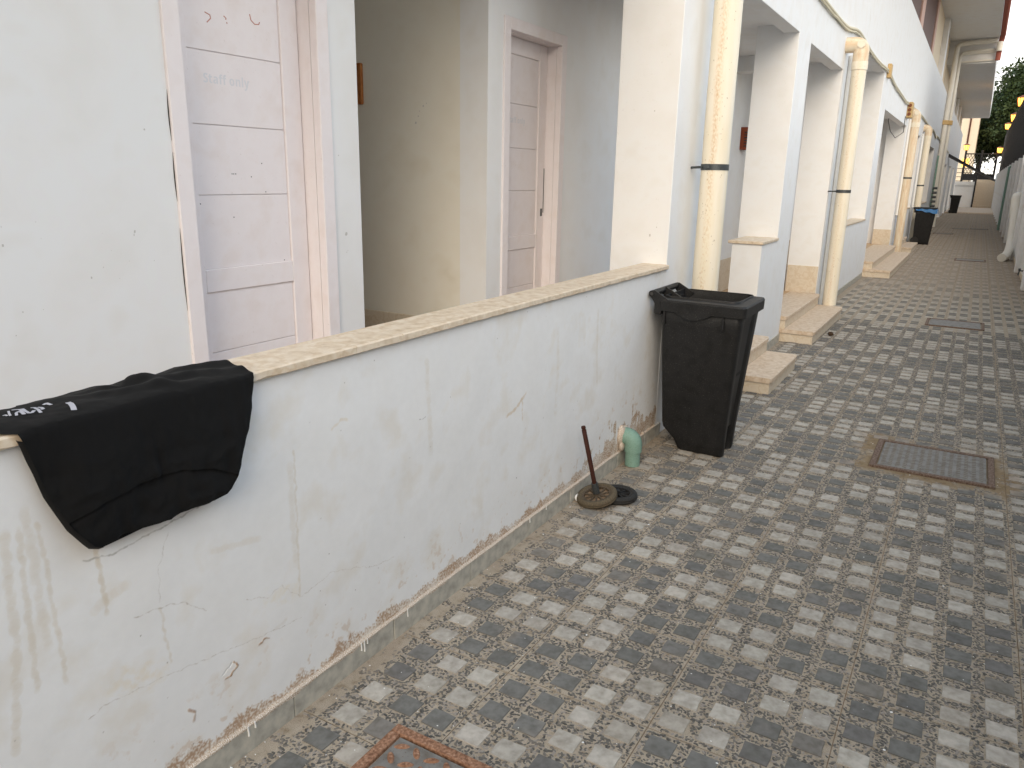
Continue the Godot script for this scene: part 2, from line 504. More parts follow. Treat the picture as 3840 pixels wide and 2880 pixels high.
	for k in 70:
		var x := rng.randi_range(3, w - 4)
		var y := rng.randi_range(3, h - 70)
		var i := (y * w + x) * 3
		var f := rng.randf_range(0.15, 0.55)
		for q in [0, 3, w * 3]:
			for e in 3: data[i + q + e] = lerpf(data[i + q + e], [104.0, 96.0, 88.0][e], f)
	var out := PackedByteArray()
	out.resize(w * h * 3)
	for i in out.size(): out[i] = int(clampf(data[i], 0, 255))
	var rel := PackedByteArray()
	rel.resize(w * h)
	for i in rel.size(): rel[i] = int(clampf(128 + hgt[i] * 55, 0, 255))
	var m := StandardMaterial3D.new()
	m.albedo_texture = ImageTexture.create_from_image(Image.create_from_data(w, h, false, Image.FORMAT_RGB8, out))
	m.roughness = 0.92
	m.metallic_specular = 0.35
	m.heightmap_enabled = true
	m.heightmap_texture = ImageTexture.create_from_image(Image.create_from_data(w, h, false, Image.FORMAT_L8, rel))
	m.heightmap_scale = 0.7
	return m

# ---------------------------------------------------------------- the scene
func _ready() -> void:
	rng.seed = 4
	noise.seed = 9
	noise.frequency = 1.0
	noise.fractal_octaves = 3
	# camera
	var cam := Camera3D.new()
	cam.name = "camera"
	cam_basis = Basis(Vector3(0.8597, 0.0184, -0.5105), Vector3(-0.1499, 0.9646, -0.2173), Vector3(0.4884, 0.2634, 0.8319)).orthonormalized()
	cam.transform = Transform3D(cam_basis, CAM)
	cam.fov = rad_to_deg(2 * atan(1440.0 / 2870.0))
	cam.near = 0.05
	cam.far = 900
	add_child(cam)
	cam.make_current()
	# sky and light
	var env := Environment.new()
	env.background_mode = Environment.BG_SKY
	var sky := Sky.new()
	var air := ProceduralSkyMaterial.new()
	air.sky_top_color = s(166, 187, 209)
	air.sky_horizon_color = s(255, 249, 236)
	air.sky_curve = 0.22
	air.sky_energy_multiplier = 1.0
	air.ground_horizon_color = s(190, 184, 174)
	air.ground_bottom_color = s(120, 110, 98)
	air.sun_angle_max = 0.0
	sky.sky_material = air
	env.sky = sky
	env.ambient_light_source = Environment.AMBIENT_SOURCE_SKY
	env.tonemap_mode = Environment.TONE_MAPPER_LINEAR
	env.tonemap_exposure = 2.55
	env.sdfgi_enabled = true
	env.ssao_enabled = true
	env.ssil_enabled = true
	var we := WorldEnvironment.new()
	we.name = "world_environment"
	we.environment = env
	add_child(we)
	var sun := DirectionalLight3D.new()
	sun.name = "sun"
	sun.light_color = s(255, 242, 224)
	sun.light_energy = 0.35
	sun.light_angular_distance = 40.0
	sun.shadow_enabled = true
	add_child(sun)
	sun.look_at_from_position(Vector3(3.4, 5.0, 8.9), Vector3.ZERO)
	make_materials()
	print("materials ", Time.get_ticks_msec())
	setting()
	print("setting ", Time.get_ticks_msec())
	block()
	low_wall()
	steps_all()
	pipes_all()
	far_end()
	print("building ", Time.get_ticks_msec())
	trees()
	wheelie_bins()
	wheels()
	sweatshirt()
	small_things()
	print("done ", Time.get_ticks_msec())

# ---------------------------------------------------------------- paving
var holes := [Rect2(-1.275, -1.53, 0.62, 0.60), Rect2(-0.325, -5.285, 0.64, 0.555), Rect2(-0.33, -10.68, 0.61, 0.53), Rect2(-0.27, -19.9, 0.6, 0.5), Rect2(-0.70, -33.6, 0.55, 0.5), Rect2(-0.12, -33.9, 0.58, 0.5), Rect2(-1.16, -29.9, 0.6, 0.5)]

func in_hole(x: float, z: float, grow := 0.0) -> bool:
	for r in holes:
		if r.grow(grow).has_point(Vector2(x, z)): return true
	return false

# blown sand: lies along the foot of the wall, round the iron covers and in patches
func sand(x: float, z: float) -> float:
	var n := noise.get_noise_2d(x * 3.1, z * 3.1) * 0.5 + noise.get_noise_2d(x * 11.0 + 40, z * 11.0) * 0.35
	var d := x - F - 0.02
	var v := clampf((0.035 + 0.16 * n - d) / 0.07, 0, 0.9)
	var c := Vector2(maxf(0, absf(x + 0.005) - 0.32), maxf(0, absf(z + 5.0) - 0.28)).length()
	if absf(z + 5.0) < 1.2: v = maxf(v, clampf((0.13 + 0.28 * n - c) / 0.12, 0, 1) * 1.2)
	v = maxf(v, clampf(n * 1.4 - 0.34, 0, 0.4))
	if d < 0.5 and z < -2.6 and z > -4.4: v = maxf(v, clampf(0.30 - d + n * 0.9, 0, 0.7))
	v = maxf(v, clampf((-z - 11.5 + n * 3.0) / 5.0, 0, 0.8))
	return clampf(v, 0, 1)

func mortar(x: float, z: float) -> Color:
	var v := sand(x, z)
	var n := noise.get_noise_2d(x * 1.3 + 9, z * 1.3)
	var c := Color(0.47, 0.413, 0.338) * (1.0 + 0.12 * n)
	var sandc := Color(0.41, 0.345, 0.275)
	if absf(z + 5.0) < 0.75 and absf(x) < 0.75: sandc = Color(0.33, 0.25, 0.155)
	c = c.lerp(sandc, v)
	c.a = 1
	return c

func dark_at(i: int, j: int, a: int, b: int) -> bool:
	var hsh := absi((i * 73856093) ^ (j * 19349663)) % 100
	var turned := 1 if hsh < 22 else 0
	return ((a / 2 + b / 2 + turned) % 2) == 0

func inlay_shape(st: SurfaceTool, i: int, j: int, a: int, b: int, fine: bool) -> bool:
	var x := PX + P * i + P / 4 * (a + 0.5)
	var z := PZ + P * j + P / 4 * (b + 0.5)
	if x < F + 0.03 or in_hole(x, z, 0.02): return false
	var hx := 0.0405
	var hz := 0.0365
	if x - hx < F + 0.012: hx = x - F - 0.012
	var top := 0.0035
	var dark := dark_at(i, j, a, b)
	var base := Color(0.186, 0.181, 0.170) if dark else Color(0.475, 0.440, 0.390)
	base = base * rng.randf_range(0.88, 1.09)
	if rng.randf() < 0.14: base = base.lerp(Color(0.36, 0.30, 0.24), 0.2)
	var cs := []
	for k in (8 if fine else 4):
		var p: Vector2 = ([Vector2(-1, -1), Vector2(0, -1.0), Vector2(1, -1), Vector2(1.0, 0), Vector2(1, 1), Vector2(0, 1.0), Vector2(-1, 1), Vector2(-1.0, 0)][k]) if fine else [Vector2(-1, -1), Vector2(1, -1), Vector2(1, 1), Vector2(-1, 1)][k]
		if fine: p += Vector2(rng.randf_range(-1, 1), rng.randf_range(-1, 1)) * 0.045
		cs.append(Vector3(x + p.x * hx, top, z + p.y * hz))
	var n := cs.size()
	var mid := Vector3(x, top + 0.0006, z)
	var f := func(p: Vector3) -> void:
		var c := base.lerp(Color(0.40, 0.335, 0.27), clampf(sand(p.x, p.z) * 0.95, 0, 0.85))
		c.a = 1
		st.set_color(c)
		st.add_vertex(p)
	st.set_smooth_group(-1)
	for k in n:
		var p: Vector3 = cs[k]
		var q: Vector3 = cs[(k + 1) % n]
		f.call(mid); f.call(p); f.call(q)
		var po := p + (p - mid) * 0.05; po.y = -0.004
		var qo := q + (q - mid) * 0.05; qo.y = -0.004
		f.call(p); f.call(po); f.call(qo)
		f.call(p); f.call(qo); f.call(q)
	return true

func tile_shape(st: SurfaceTool, x0: float, z0: float, n: int) -> void:
	var g := 0.0016
	var xa := maxf(x0 + g, F - 0.02)
	var xb := x0 + P - g
	var za := z0 + g
	var zb := z0 + P - g
	var v := func(a: float, b: float, y: float) -> void:
		var p := Vector3(lerpf(xa, xb, a), y, lerpf(za, zb, b))
		st.set_color(mortar(p.x, p.z))
		st.add_vertex(p)
	st.set_smooth_group(-1)
	for i in n:
		for k in n:
			var a := float(i) / n
			var b := float(k) / n
			var d := 1.0 / n
			v.call(a, b, 0); v.call(a + d, b, 0); v.call(a + d, b + d, 0)
			v.call(a, b, 0); v.call(a + d, b + d, 0); v.call(a, b + d, 0)
	for e in [[0, 0, 1, 0], [1, 0, 1, 1], [1, 1, 0, 1], [0, 1, 0, 0]]:
		v.call(e[0], e[1], 0); v.call(e[0], e[1], -0.009); v.call(e[2], e[3], -0.009)
		v.call(e[0], e[1], 0); v.call(e[2], e[3], -0.009); v.call(e[2], e[3], 0)

func on_screen(p: Vector3) -> Vector3:
	var c := cam_basis.inverse() * (p - CAM)
	if c.z > -0.1: return Vector3(9, 9, 0)
	var f := 2870.0 / 1440.0
	return Vector3(c.x / -c.z * f / (4.0 / 3.0), c.y / -c.z * f, -c.z)

func setting() -> void:
	var st := start()
	grid(st, 8, 8, func(a, b): return Vector3(lerpf(-300, 300, a), -0.03, lerpf(-420, 180, b)))
	structure(st, "ground", M.ground)
	st = start()
	box(st, Vector3(F - 0.3, -0.025, 6), Vector3(2.6, -0.0035, -62))
	var bed := structure(st, "pavement", M.bed)
	# tiles, nearest first
	var all := []
	for j in range(-120, 8):
		for i in range(-1, 5):
			var c := Vector3(PX + P * (i + 0.5), 0, PZ + P * (j + 0.5))
			if i == 4 and c.z > -8: pass
			var sc := on_screen(c)
			var seen := absf(sc.x) < 1.12 and absf(sc.y) < 1.2 and sc.z > 0
			all.append([sc.z if seen else 500.0 + absf(c.z), i, j])
	all.sort_custom(func(a, b): return a[0] < b[0])
	var rest_t := start()
	var rest_i := start()
	var singles := 0
	for k in all.size():
		var i: int = all[k][1]
		var j: int = all[k][2]
		var x0 := PX + P * i
		var z0 := PZ + P * j
		var holder: Node = null
		if k < 290:
			var t := start()
			tile_shape(t, x0, z0, 12 if k < 70 else 5)
			holder = part(t, "paving_tile", M.tile, bed)
		else:
			tile_shape(rest_t, x0, z0, 3)
		for a in 4:
			for b in 4:
				if singles < 290 and k < 40:
					var q := start()
					if inlay_shape(q, i, j, a, b, true):
						part(q, "inlay", M.inlay, holder)
						singles += 1
				else:
					inlay_shape(rest_i, i, j, a, b, k < 120)
	part(rest_t, "far_paving", M.tile, bed).set_meta("kind", "stuff")
	part(rest_i, "far_inlays", M.inlay, bed).set_meta("kind", "stuff")
	# more of the same paving where the alley widens behind the camera, plain
	pebbles(bed)
	covers()

func pebbles(bed: Node) -> void:
	var meshes := []
	var st := start()
	dome(st, Vector3.ZERO, Vector3(1, 0.5, 0.62), 6, 4, 0.25)
	var mesh := done(st)
	var list := []
	var cell := 0.0096
	rng.seed = 12
	for gx in range(0, int(2.55 / cell)):
		for gz in range(0, int(9.05 / cell)):
			var z := -0.85 - gz * cell + rng.randf_range(-0.5, 0.5) * cell
			var x := F + 0.012 + gx * cell + rng.randf_range(-0.5, 0.5) * cell
			if x < F + 0.012: continue
			if rng.randf() < 0.10: continue
			var sc := on_screen(Vector3(x, 0, z))
			if absf(sc.x) > 1.25 or absf(sc.y) > 1.2: continue
			var u := fposmod(x - PX, P / 4) - P / 8
			var v := fposmod(z - PZ, P / 4) - P / 8
			if absf(u) < 0.0455 and absf(v) < 0.0415: continue
			var tu := fposmod(x - PX, P)
			var tv := fposmod(z - PZ, P)
			if minf(tu, P - tu) < 0.006 or minf(tv, P - tv) < 0.006: continue
			if in_hole(x, z, 0.012): continue
			var sd := sand(x, z)
			if rng.randf() < sd * 0.9: continue
			list.append([Vector3(x, 0, z), sd])
	var mm := MultiMesh.new()
	mm.transform_format = MultiMesh.TRANSFORM_3D
	mm.use_colors = true
	mm.mesh = mesh
	mm.instance_count = list.size()
	for k in list.size():
		var p: Vector3 = list[k][0]
		var r := rng.randf_range(0.0048, 0.0084)
		var b := Basis(Vector3.UP, rng.randf() * TAU).scaled_local(Vector3(r * rng.randf_range(0.95, 1.35), r * 0.5, r * rng.randf_range(0.85, 1.1)))
		p.y = rng.randf_range(-0.0010, 0.0006)
		mm.set_instance_transform(k, Transform3D(b, p))
		var t := rng.randf()
		var c := Color(0.070, 0.066, 0.060).lerp(Color(0.17, 0.155, 0.135), t)
		if rng.randf() < 0.2: c = Color(0.28, 0.25, 0.22)
		c = c.lerp(Color(0.28, 0.23, 0.18), list[k][1] * 0.6)
		c.a = 1
		mm.set_instance_color(k, c)
	var o := MultiMeshInstance3D.new()
	o.multimesh = mm
	o.material_override = M.pebble
	o.name = "pebbles"
	o.set_meta("kind", "stuff")
	bed.add_child(o, true)
	print("pebbles ", list.size())

func frame_shape(st: SurfaceTool, r: Rect2, w: float, y: float) -> void:
	var a := Vector3(r.position.x, -0.004, r.position.y)
	var b := Vector3(r.end.x, y, r.end.y)
	box(st, a, Vector3(b.x, y, a.z + w), 0.003)
	box(st, Vector3(a.x, a.y, b.z - w), b, 0.003)
	box(st, Vector3(a.x, a.y, a.z + w), Vector3(a.x + w, y, b.z - w), 0.003)
	box(st, Vector3(b.x - w, a.y, a.z + w), Vector3(b.x, y, b.z - w), 0.003)

func covers() -> void:
	var labels := ["rusty iron cover with raised oval studs set beside the low wall", "grey iron cover with chevron tread and stained surround", "plain grey iron cover in line with the second doorway", "far grey iron cover opposite the white drain spout", "far iron cover beside the blue-bagged bin, nearer the block", "far iron cover in the pair, nearer the boundary wall", "far iron cover beside the downpipes of the block"]
	rng.seed = 31
	for k in holes.size():
		var r: Rect2 = holes[k]
		var c := r.get_center()
		var o := thing("manhole_cover", Vector3(c.x, 0, c.y), labels[k], "manhole cover", "iron covers in the paving")
		var st := start()
		frame_shape(st, r, 0.034 if k < 2 else 0.03, 0.014)
		part(st, "frame", M.rust if k == 0 else M.rust_dark, o)
		st = start()
		var q := r.grow(-0.041)
		box(st, Vector3(q.position.x, -0.004, q.position.y), Vector3(q.end.x, 0.011, q.end.y), 0.003)
		part(st, "plate", M.plate, o)
		if k == 0:
			st = start()
			for i in 10:
				for j in 10:
					var x := q.position.x + 0.03 + i * 0.053
					var z := q.position.y + 0.03 + j * 0.051
					if x > q.end.x - 0.015 or z > q.end.y - 0.015: continue
					var t := 0.55 if (i + j) % 2 == 0 else -0.85
					var pts := []
					var pts2 := []
					for e in 14:
						var an := TAU * e / 14
						var v := Vector3(cos(an) * 0.021, 0, sin(an) * 0.009).rotated(Vector3.UP, t + rng.randf_range(-0.02, 0.02))
						pts.append(Vector3(x, 0.0108, z) + v * 1.15)
						pts2.append(Vector3(x, 0.0155, z) + v * 0.75)
					for e in 14:
						poly(st, [pts[e], pts[(e + 1) % 14], pts2[(e + 1) % 14], pts2[e]], pts[e] - Vector3(x, 0, z))
					poly(st, pts2, Vector3.UP)
			var studs := part(st, "oval_studs", M.rust, o)
			studs.set_meta("kind", "stuff")
		elif k == 1:
			st = start()
			var nx := 14
			for i in nx:
				for j in 14:
					var x := q.position.x + 0.025 + (q.size.x - 0.05) * i / (nx - 1)
					var z := q.position.y + 0.025 + (q.size.y - 0.05) * j / 13
					var b := Basis(Vector3.UP, 0.5 if i % 2 == 0 else -0.5)
					var h := Vector3(0.014, 0, 0.002)
					var pts := []
					for e in [[-1, -1], [1, -1], [1, 1], [-1, 1]]: pts.append(Vector3(x, 0.0105, z) + b * Vector3(h.x * e[0], 0, h.z * e[1]))
					var t2 := []
					for p in pts: t2.append(Vector3(x, 0.0145, z) + (p - Vector3(x, 0.0105, z)) * 0.7)
					poly(st, t2, Vector3.UP)
					for e in 4: poly(st, [pts[e], pts[(e + 1) % 4], t2[(e + 1) % 4], t2[e]], pts[e] - Vector3(x, 0, z))
			part(st, "tread_bars", M.tread, o).set_meta("kind", "stuff")

# ---------------------------------------------------------------- the block
# openings in the front: [near z, far z, sill, head]
var gaps := [[4.0, -4.53, 1.083, 3.2], [-5.70, -7.60, 0.0, 2.885], [-8.153, -10.144, 0.0, 2.873], [-11.4, -14.164, 1.0, 3.30], [-14.90, -19.34, 0.0, 2.80], [-20.5, -23.88, 0.0, 2.80], [-25.4, -31.2, 0.96, 2.755], [-41.6, -44.0, 0.0, 2.46], [-47.4, -50.2, 0.0, 2.5], [-53.0, -56.0, 0.0, 2.5]]

func block() -> void:
	var o := thing("apartment_block", Vector3(-3.0, 0, -28), "long white plastered block with porch openings along the paved alley", "building")
	var back := -2.62
	var st := start()
	# piers and the wall over the openings
	var z := 6.0
	box(st, Vector3(F - 0.375, 0, 6.0), Vector3(F, 4.8, 4.0), 0.008)
	for k in gaps.size():
		var g = gaps[k]
		var nz: float = gaps[k + 1][0] if k + 1 < gaps.size() else -62.0
		box(st, Vector3(F - 0.375, -0.02, g[1]), Vector3(F, 4.8, nz), 0.003)
		box(st, Vector3(F - 0.135, g[3], g[0]), Vector3(F, 4.8, g[1]), 0.003)
	part(st, "front_wall", M.plaster, o)
	# ceiling of the porches, floor of the storey above, walls within
	st = start()
	box(st, Vector3(F - 0.135, 3.24, 6), Vector3(-6.5, 3.4, -5.1))
	box(st, Vector3(F - 0.135, 2.96, -5.1), Vector3(-6.5, 3.4, -11.3))
	box(st, Vector3(F - 0.135, 3.315, -11.3), Vector3(-6.5, 3.4, -14.3))
	box(st, Vector3(F - 0.135, 2.96, -14.3), Vector3(-6.5, 3.4, -62))
	box(st, Vector3(F - 0.375, 2.80, -9.3), Vector3(back, 2.958, -9.55))
	box(st, Vector3(F - 0.375, 2.60, -15.6), Vector3(back, 2.958, -15.9))
	part(st, "porch_ceiling", M.plaster_in, o)
	st = start()
	box(st, Vector3(F - 0.16, -0.02, 6), Vector3(-6.5, 0.262, -40))
	part(st, "porch_floor", M.porch_floor, o)
	st = start()
	# near room, with the opening of its door
	var d1 := [-1.996, -2.690]
	box(st, Vector3(back, 0.2, 6), Vector3(back - 0.2, 3.245, d1[0] + 0.005))
	box(st, Vector3(back, 0.2, d1[1] - 0.005), Vector3(back - 0.2, 3.245, -2.956))
	box(st, Vector3(back, 2.484, d1[0] + 0.005), Vector3(back - 0.2, 3.245, d1[1] - 0.005))
	box(st, Vector3(back - 0.2, 0.2, -2.75), Vector3(-6.5, 3.245, -2.956))
	# far room
	var d2 := [-4.356, -5.038]
	box(st, Vector3(back, 0.2, -4.11), Vector3(back - 0.2, 3.245, d2[0] + 0.005))
	box(st, Vector3(back, 0.2, d2[1] - 0.005), Vector3(back - 0.2, 3.245, -40))
	box(st, Vector3(back, 2.484, d2[0] + 0.005), Vector3(back - 0.2, 3.245, d2[1] - 0.005))
	# ends
	box(st, Vector3(-6.5, 0, 6), Vector3(-6.7, 3.245, -40))
	box(st, Vector3(back, 0, 5.9), Vector3(F - 0.38, 3.245, 6.0))
	box(st, Vector3(back - 0.19, 0, -39.9), Vector3(F - 0.38, 3.245, -40))
	box(st, Vector3(F - 0.38, 0, -19.5), Vector3(back, 3.245, -19.7))
	part(st, "inner_wall", M.plaster_in, o)
	st = start()
	box(st, Vector3(back - 0.2, 0.2, -4.11), Vector3(-6.5, 3.245, -4.3))
	part(st, "passage_wall", M.passage, o)
	# stone along the foot of walls and jambs
	st = start()
	box(st, Vector3(back - 0.05, 0.25, -4.11), Vector3(-6.4, 0.685, -4.098), 0.003)
	part(st, "dado", M.dado, o)
	st = start()
	box(st, Vector3(back + 0.012, 0.25, -5.3), Vector3(back - 0.01, 0.66, -19.45), 0.003)
	part(st, "dado", M.dado, o)
	for zz in [-10.144, -19.34]:
		st = start()
		box(st, Vector3(F - 0.368, 0.25, zz - 0.005), Vector3(F - 0.004, 0.595, zz + 0.012), 0.003)
		part(st, "dado", M.dado, o)
	# upper storey
	st = start()
	box(st, Vector3(F - 0.17, 3.4, 6), Vector3(-2.4, 7.0, -17.6))
	box(st, Vector3(F - 0.17, 3.4, -26.3), Vector3(-2.4, 7.0, -62))
	part(st, "upper_wall", M.cream, o)
	for zz in [[-17.6, -21.1], [-21.85, -25.8]]:
		st = start()
		box(st, Vector3(F - 0.2, 3.4, zz[0]), Vector3(F - 0.26, 6.6, zz[1]), 0.01)
		part(st, "shutter", M.brown, o)
	for zz in [[-21.1, -21.85], [-25.8, -26.3]]:
		st = start()
		box(st, Vector3(F - 0.165, 3.4, zz[0]), Vector3(F - 0.3, 6.6, zz[1]), 0.01)
		part(st, "window_post", M.pinkish, o)
	for zz in [-29.3, -38.0, -42.5, -47.0, -51.5]:
		st = start()
		box(st, Vector3(F - 0.02, 3.4, zz), Vector3(F - 0.2, 6.59, zz - 0.6), 0.01)
		part(st, "window_post", M.plaster, o)
	st = start()
	box(st, Vector3(-0.22, 6.6, -10), Vector3(-6, 6.85, -34), 0.01)
	part(st, "balcony_slab", M.plaster_in, o)
	st = start()
	box(st, Vector3(-0.2, 5.8, -34.002), Vector3(-6, 7.0, -61.5), 0.01)
	part(st, "balcony_slab", M.plaster_in, o)
	door(o, d1[0], d1[1], 0)
	door(o, d2[0], d2[1], 1)
	# salts along the foot of the front beyond the bin: skirting tiles
	var runs := [[-7.0, -8.15], [-10.25, -14.75], [-19.4, -20.4]]
	for r in runs:
		var a: float = r[0]
		while a > r[1] + 0.05:
			var b := maxf(a - 0.487, r[1])
			var t := start()
			box(t, Vector3(F - 0.01, -0.006, a - 0.001), Vector3(F + 0.011, 0.084, b + 0.001), 0.002)
			part(t, "skirting_tile", M.skirting, o)
			a = b
	# stub walls beside the entrances
	stub(-6.99, -7.60, 1.068, 0.26, "short white stub wall with beige coping left of the second pier")
	stub(-11.4, -14.164, 1.0, 0.17, "white sill wall with beige coping behind the second drain pipe")
	stub(-22.9, -23.88, 0.95, 0.2, "small far stub wall with coping between two drain pipes")
	stub(-25.4, -31.2, 0.96, 0.2, "far sill wall with coping behind the bin with blue bag")

func stub(za: float, zb: float, h: float, w: float, label: String) -> void:
	var o := thing("low_wall", Vector3(F - w / 2, 0, (za + zb) / 2), label, "wall")
	var st := start()
	box(st, Vector3(F - w, -0.02, za), Vector3(F, h, zb), 0.0)
	part(st, "wall", M.plaster, o)
	st = start()
	box(st, Vector3(F - w - 0.035, h, za + 0.02), Vector3(F + 0.014, h + 0.027, zb), 0.004)
	part(st, "coping_slab", M.coping, o)

func door(o: Node, za: float, zb: float, which: int) -> void:
	var x := -2.72
	var st := start()
	var st_w := 0.105
	# stiles and rails stand proud of the boards
	box(st, Vector3(x, 0.27, za), Vector3(x - 0.045, 2.478, za - st_w), 0.003)
	box(st, Vector3(x, 0.27, zb + st_w), Vector3(x - 0.045, 2.478, zb + 0.003), 0.003)
	for r in [[2.375, 2.478], [1.118, 1.215], [0.27, 0.40]]:
		box(st, Vector3(x - 0.0008, r[0], za - st_w), Vector3(x - 0.045, r[1], zb + st_w), 0.003)
	var leaf := part(st, "door", M.door, o)
	leaf.set_meta("label", ["pale pink panelled door with faded spray letters, left of the passage", "pale pink panelled door with dark scratched lock, right of the passage"][which])
	var lv := [2.375, 2.075, 1.795, 1.517, 1.215]
	var rows := [[2.375, 2.0762], [2.0738, 1.7962], [1.7938, 1.5182], [1.5158, 1.215], [1.118, 0.8587], [0.8563, 0.40]]
	var bk := start()
	box(bk, Vector3(x - 0.0165, 0.28, za - 0.01), Vector3(x - 0.044, 2.47, zb + 0.01))
	part(bk, "core", M.door, leaf)
	for r in rows:
		var t := start()
		box(t, Vector3(x - 0.010, r[1], za - st_w - 0.0005), Vector3(x - 0.0168, r[0], zb + st_w + 0.0005), 0.002)
		part(t, "board", M.door, leaf)
	# casing round the opening, and the lining of the reveal
	var back := -2.62
	for q in [[za + 0.073, za + 0.001, 0.262, 2.55], [zb - 0.001, zb - 0.075, 0.262, 2.55], [za, zb, 2.479, 2.55]]:
		var t := start()
		box(t, Vector3(back - 0.03, q[2], q[0]), Vector3(back + 0.013, q[3], q[1]), 0.003)
		part(t, "casing", M.door, leaf)
	for q in [[za + 0.0045, za + 0.0, 0.262, 2.4785], [zb - 0.0, zb - 0.0045, 0.262, 2.4785], [za, zb, 2.479, 2.4835]]:
		var t := start()
		box(t, Vector3(back - 0.032, q[2], q[0]), Vector3(x - 0.06, q[3], q[1]), 0.0)
		part(t, "lining", M.door, leaf)
	# writing
	var tm := TextMesh.new()
	tm.text = "Staff only"
	var fo := SystemFont.new()
	fo.font_names = PackedStringArray(["Droid Sans"])
	fo.font_weight = 700
	tm.font = fo
	tm.font_size = 48
	tm.pixel_size = 0.24 / 230.0
	tm.depth = 0.0008
	var tx := put(tm, "letters", M.pale, leaf)
	tx.rotation.y = PI / 2
	tx.position = Vector3(x - 0.0102, 1.972, (za + zb) / 2 + 0.055) - o.position
	tx.position -= leaf.position
	tx.rotation.z = 0.0
	if which == 0:
		st = start()
		box(st, Vector3(x + 0.012, 1.63, za - 0.001), Vector3(x - 0.001, 1.70, za - 0.010), 0.002)
		part(st, "hinge", M.metal, leaf)
		st = start()
		for q in [[Vector2(2.217, -2.206), Vector2(2.21, -2.23), Vector2(2.198, -2.232), Vector2(2.181, -2.213)], [Vector2(2.218, -2.297), Vector2(2.211, -2.308), Vector2(2.205, -2.306)], [Vector2(2.247, -2.431), Vector2(2.225, -2.436), Vector2(2.212, -2.455), Vector2(2.214, -2.476), Vector2(2.224, -2.482)], [Vector2(2.196, -2.309), Vector2(2.192, -2.312)]]:
			var path := []
			for p in q: path.append(Vector3(x - 0.0098, p.x, p.y))
			st = start()
			tube(st, path, 0.0022, 6)
			part(st, "scribble", M.scribble, leaf)
		for p in [Vector2(1.603, -2.28), Vector2(1.603, -2.289), Vector2(1.603, -2.299), Vector2(1.592, -2.382), Vector2(1.528, -2.457), Vector2(1.483, -2.11), Vector2(1.424, -2.273), Vector2(1.221, -2.542), Vector2(1.649, -2.444)]:
			st = start()
			tube(st, [Vector3(x - 0.0162, p.x, p.y), Vector3(x - 0.0093, p.x, p.y)], 0.0026, 8)
			part(st, "screw_hole", M.mark, leaf)
	else:
		st = start()
		box(st, Vector3(x + 0.0015, 1.335, zb + 0.05), Vector3(x - 0.01, 1.39, zb + 0.022), 0.002)
		part(st, "lock", M.metal, leaf)
		st = start()
		box(st, Vector3(x + 0.0012, 1.36, zb + 0.014), Vector3(x - 0.01, 1.67, zb + 0.004), 0.001)
		part(st, "edge_plate", M.metal, leaf)

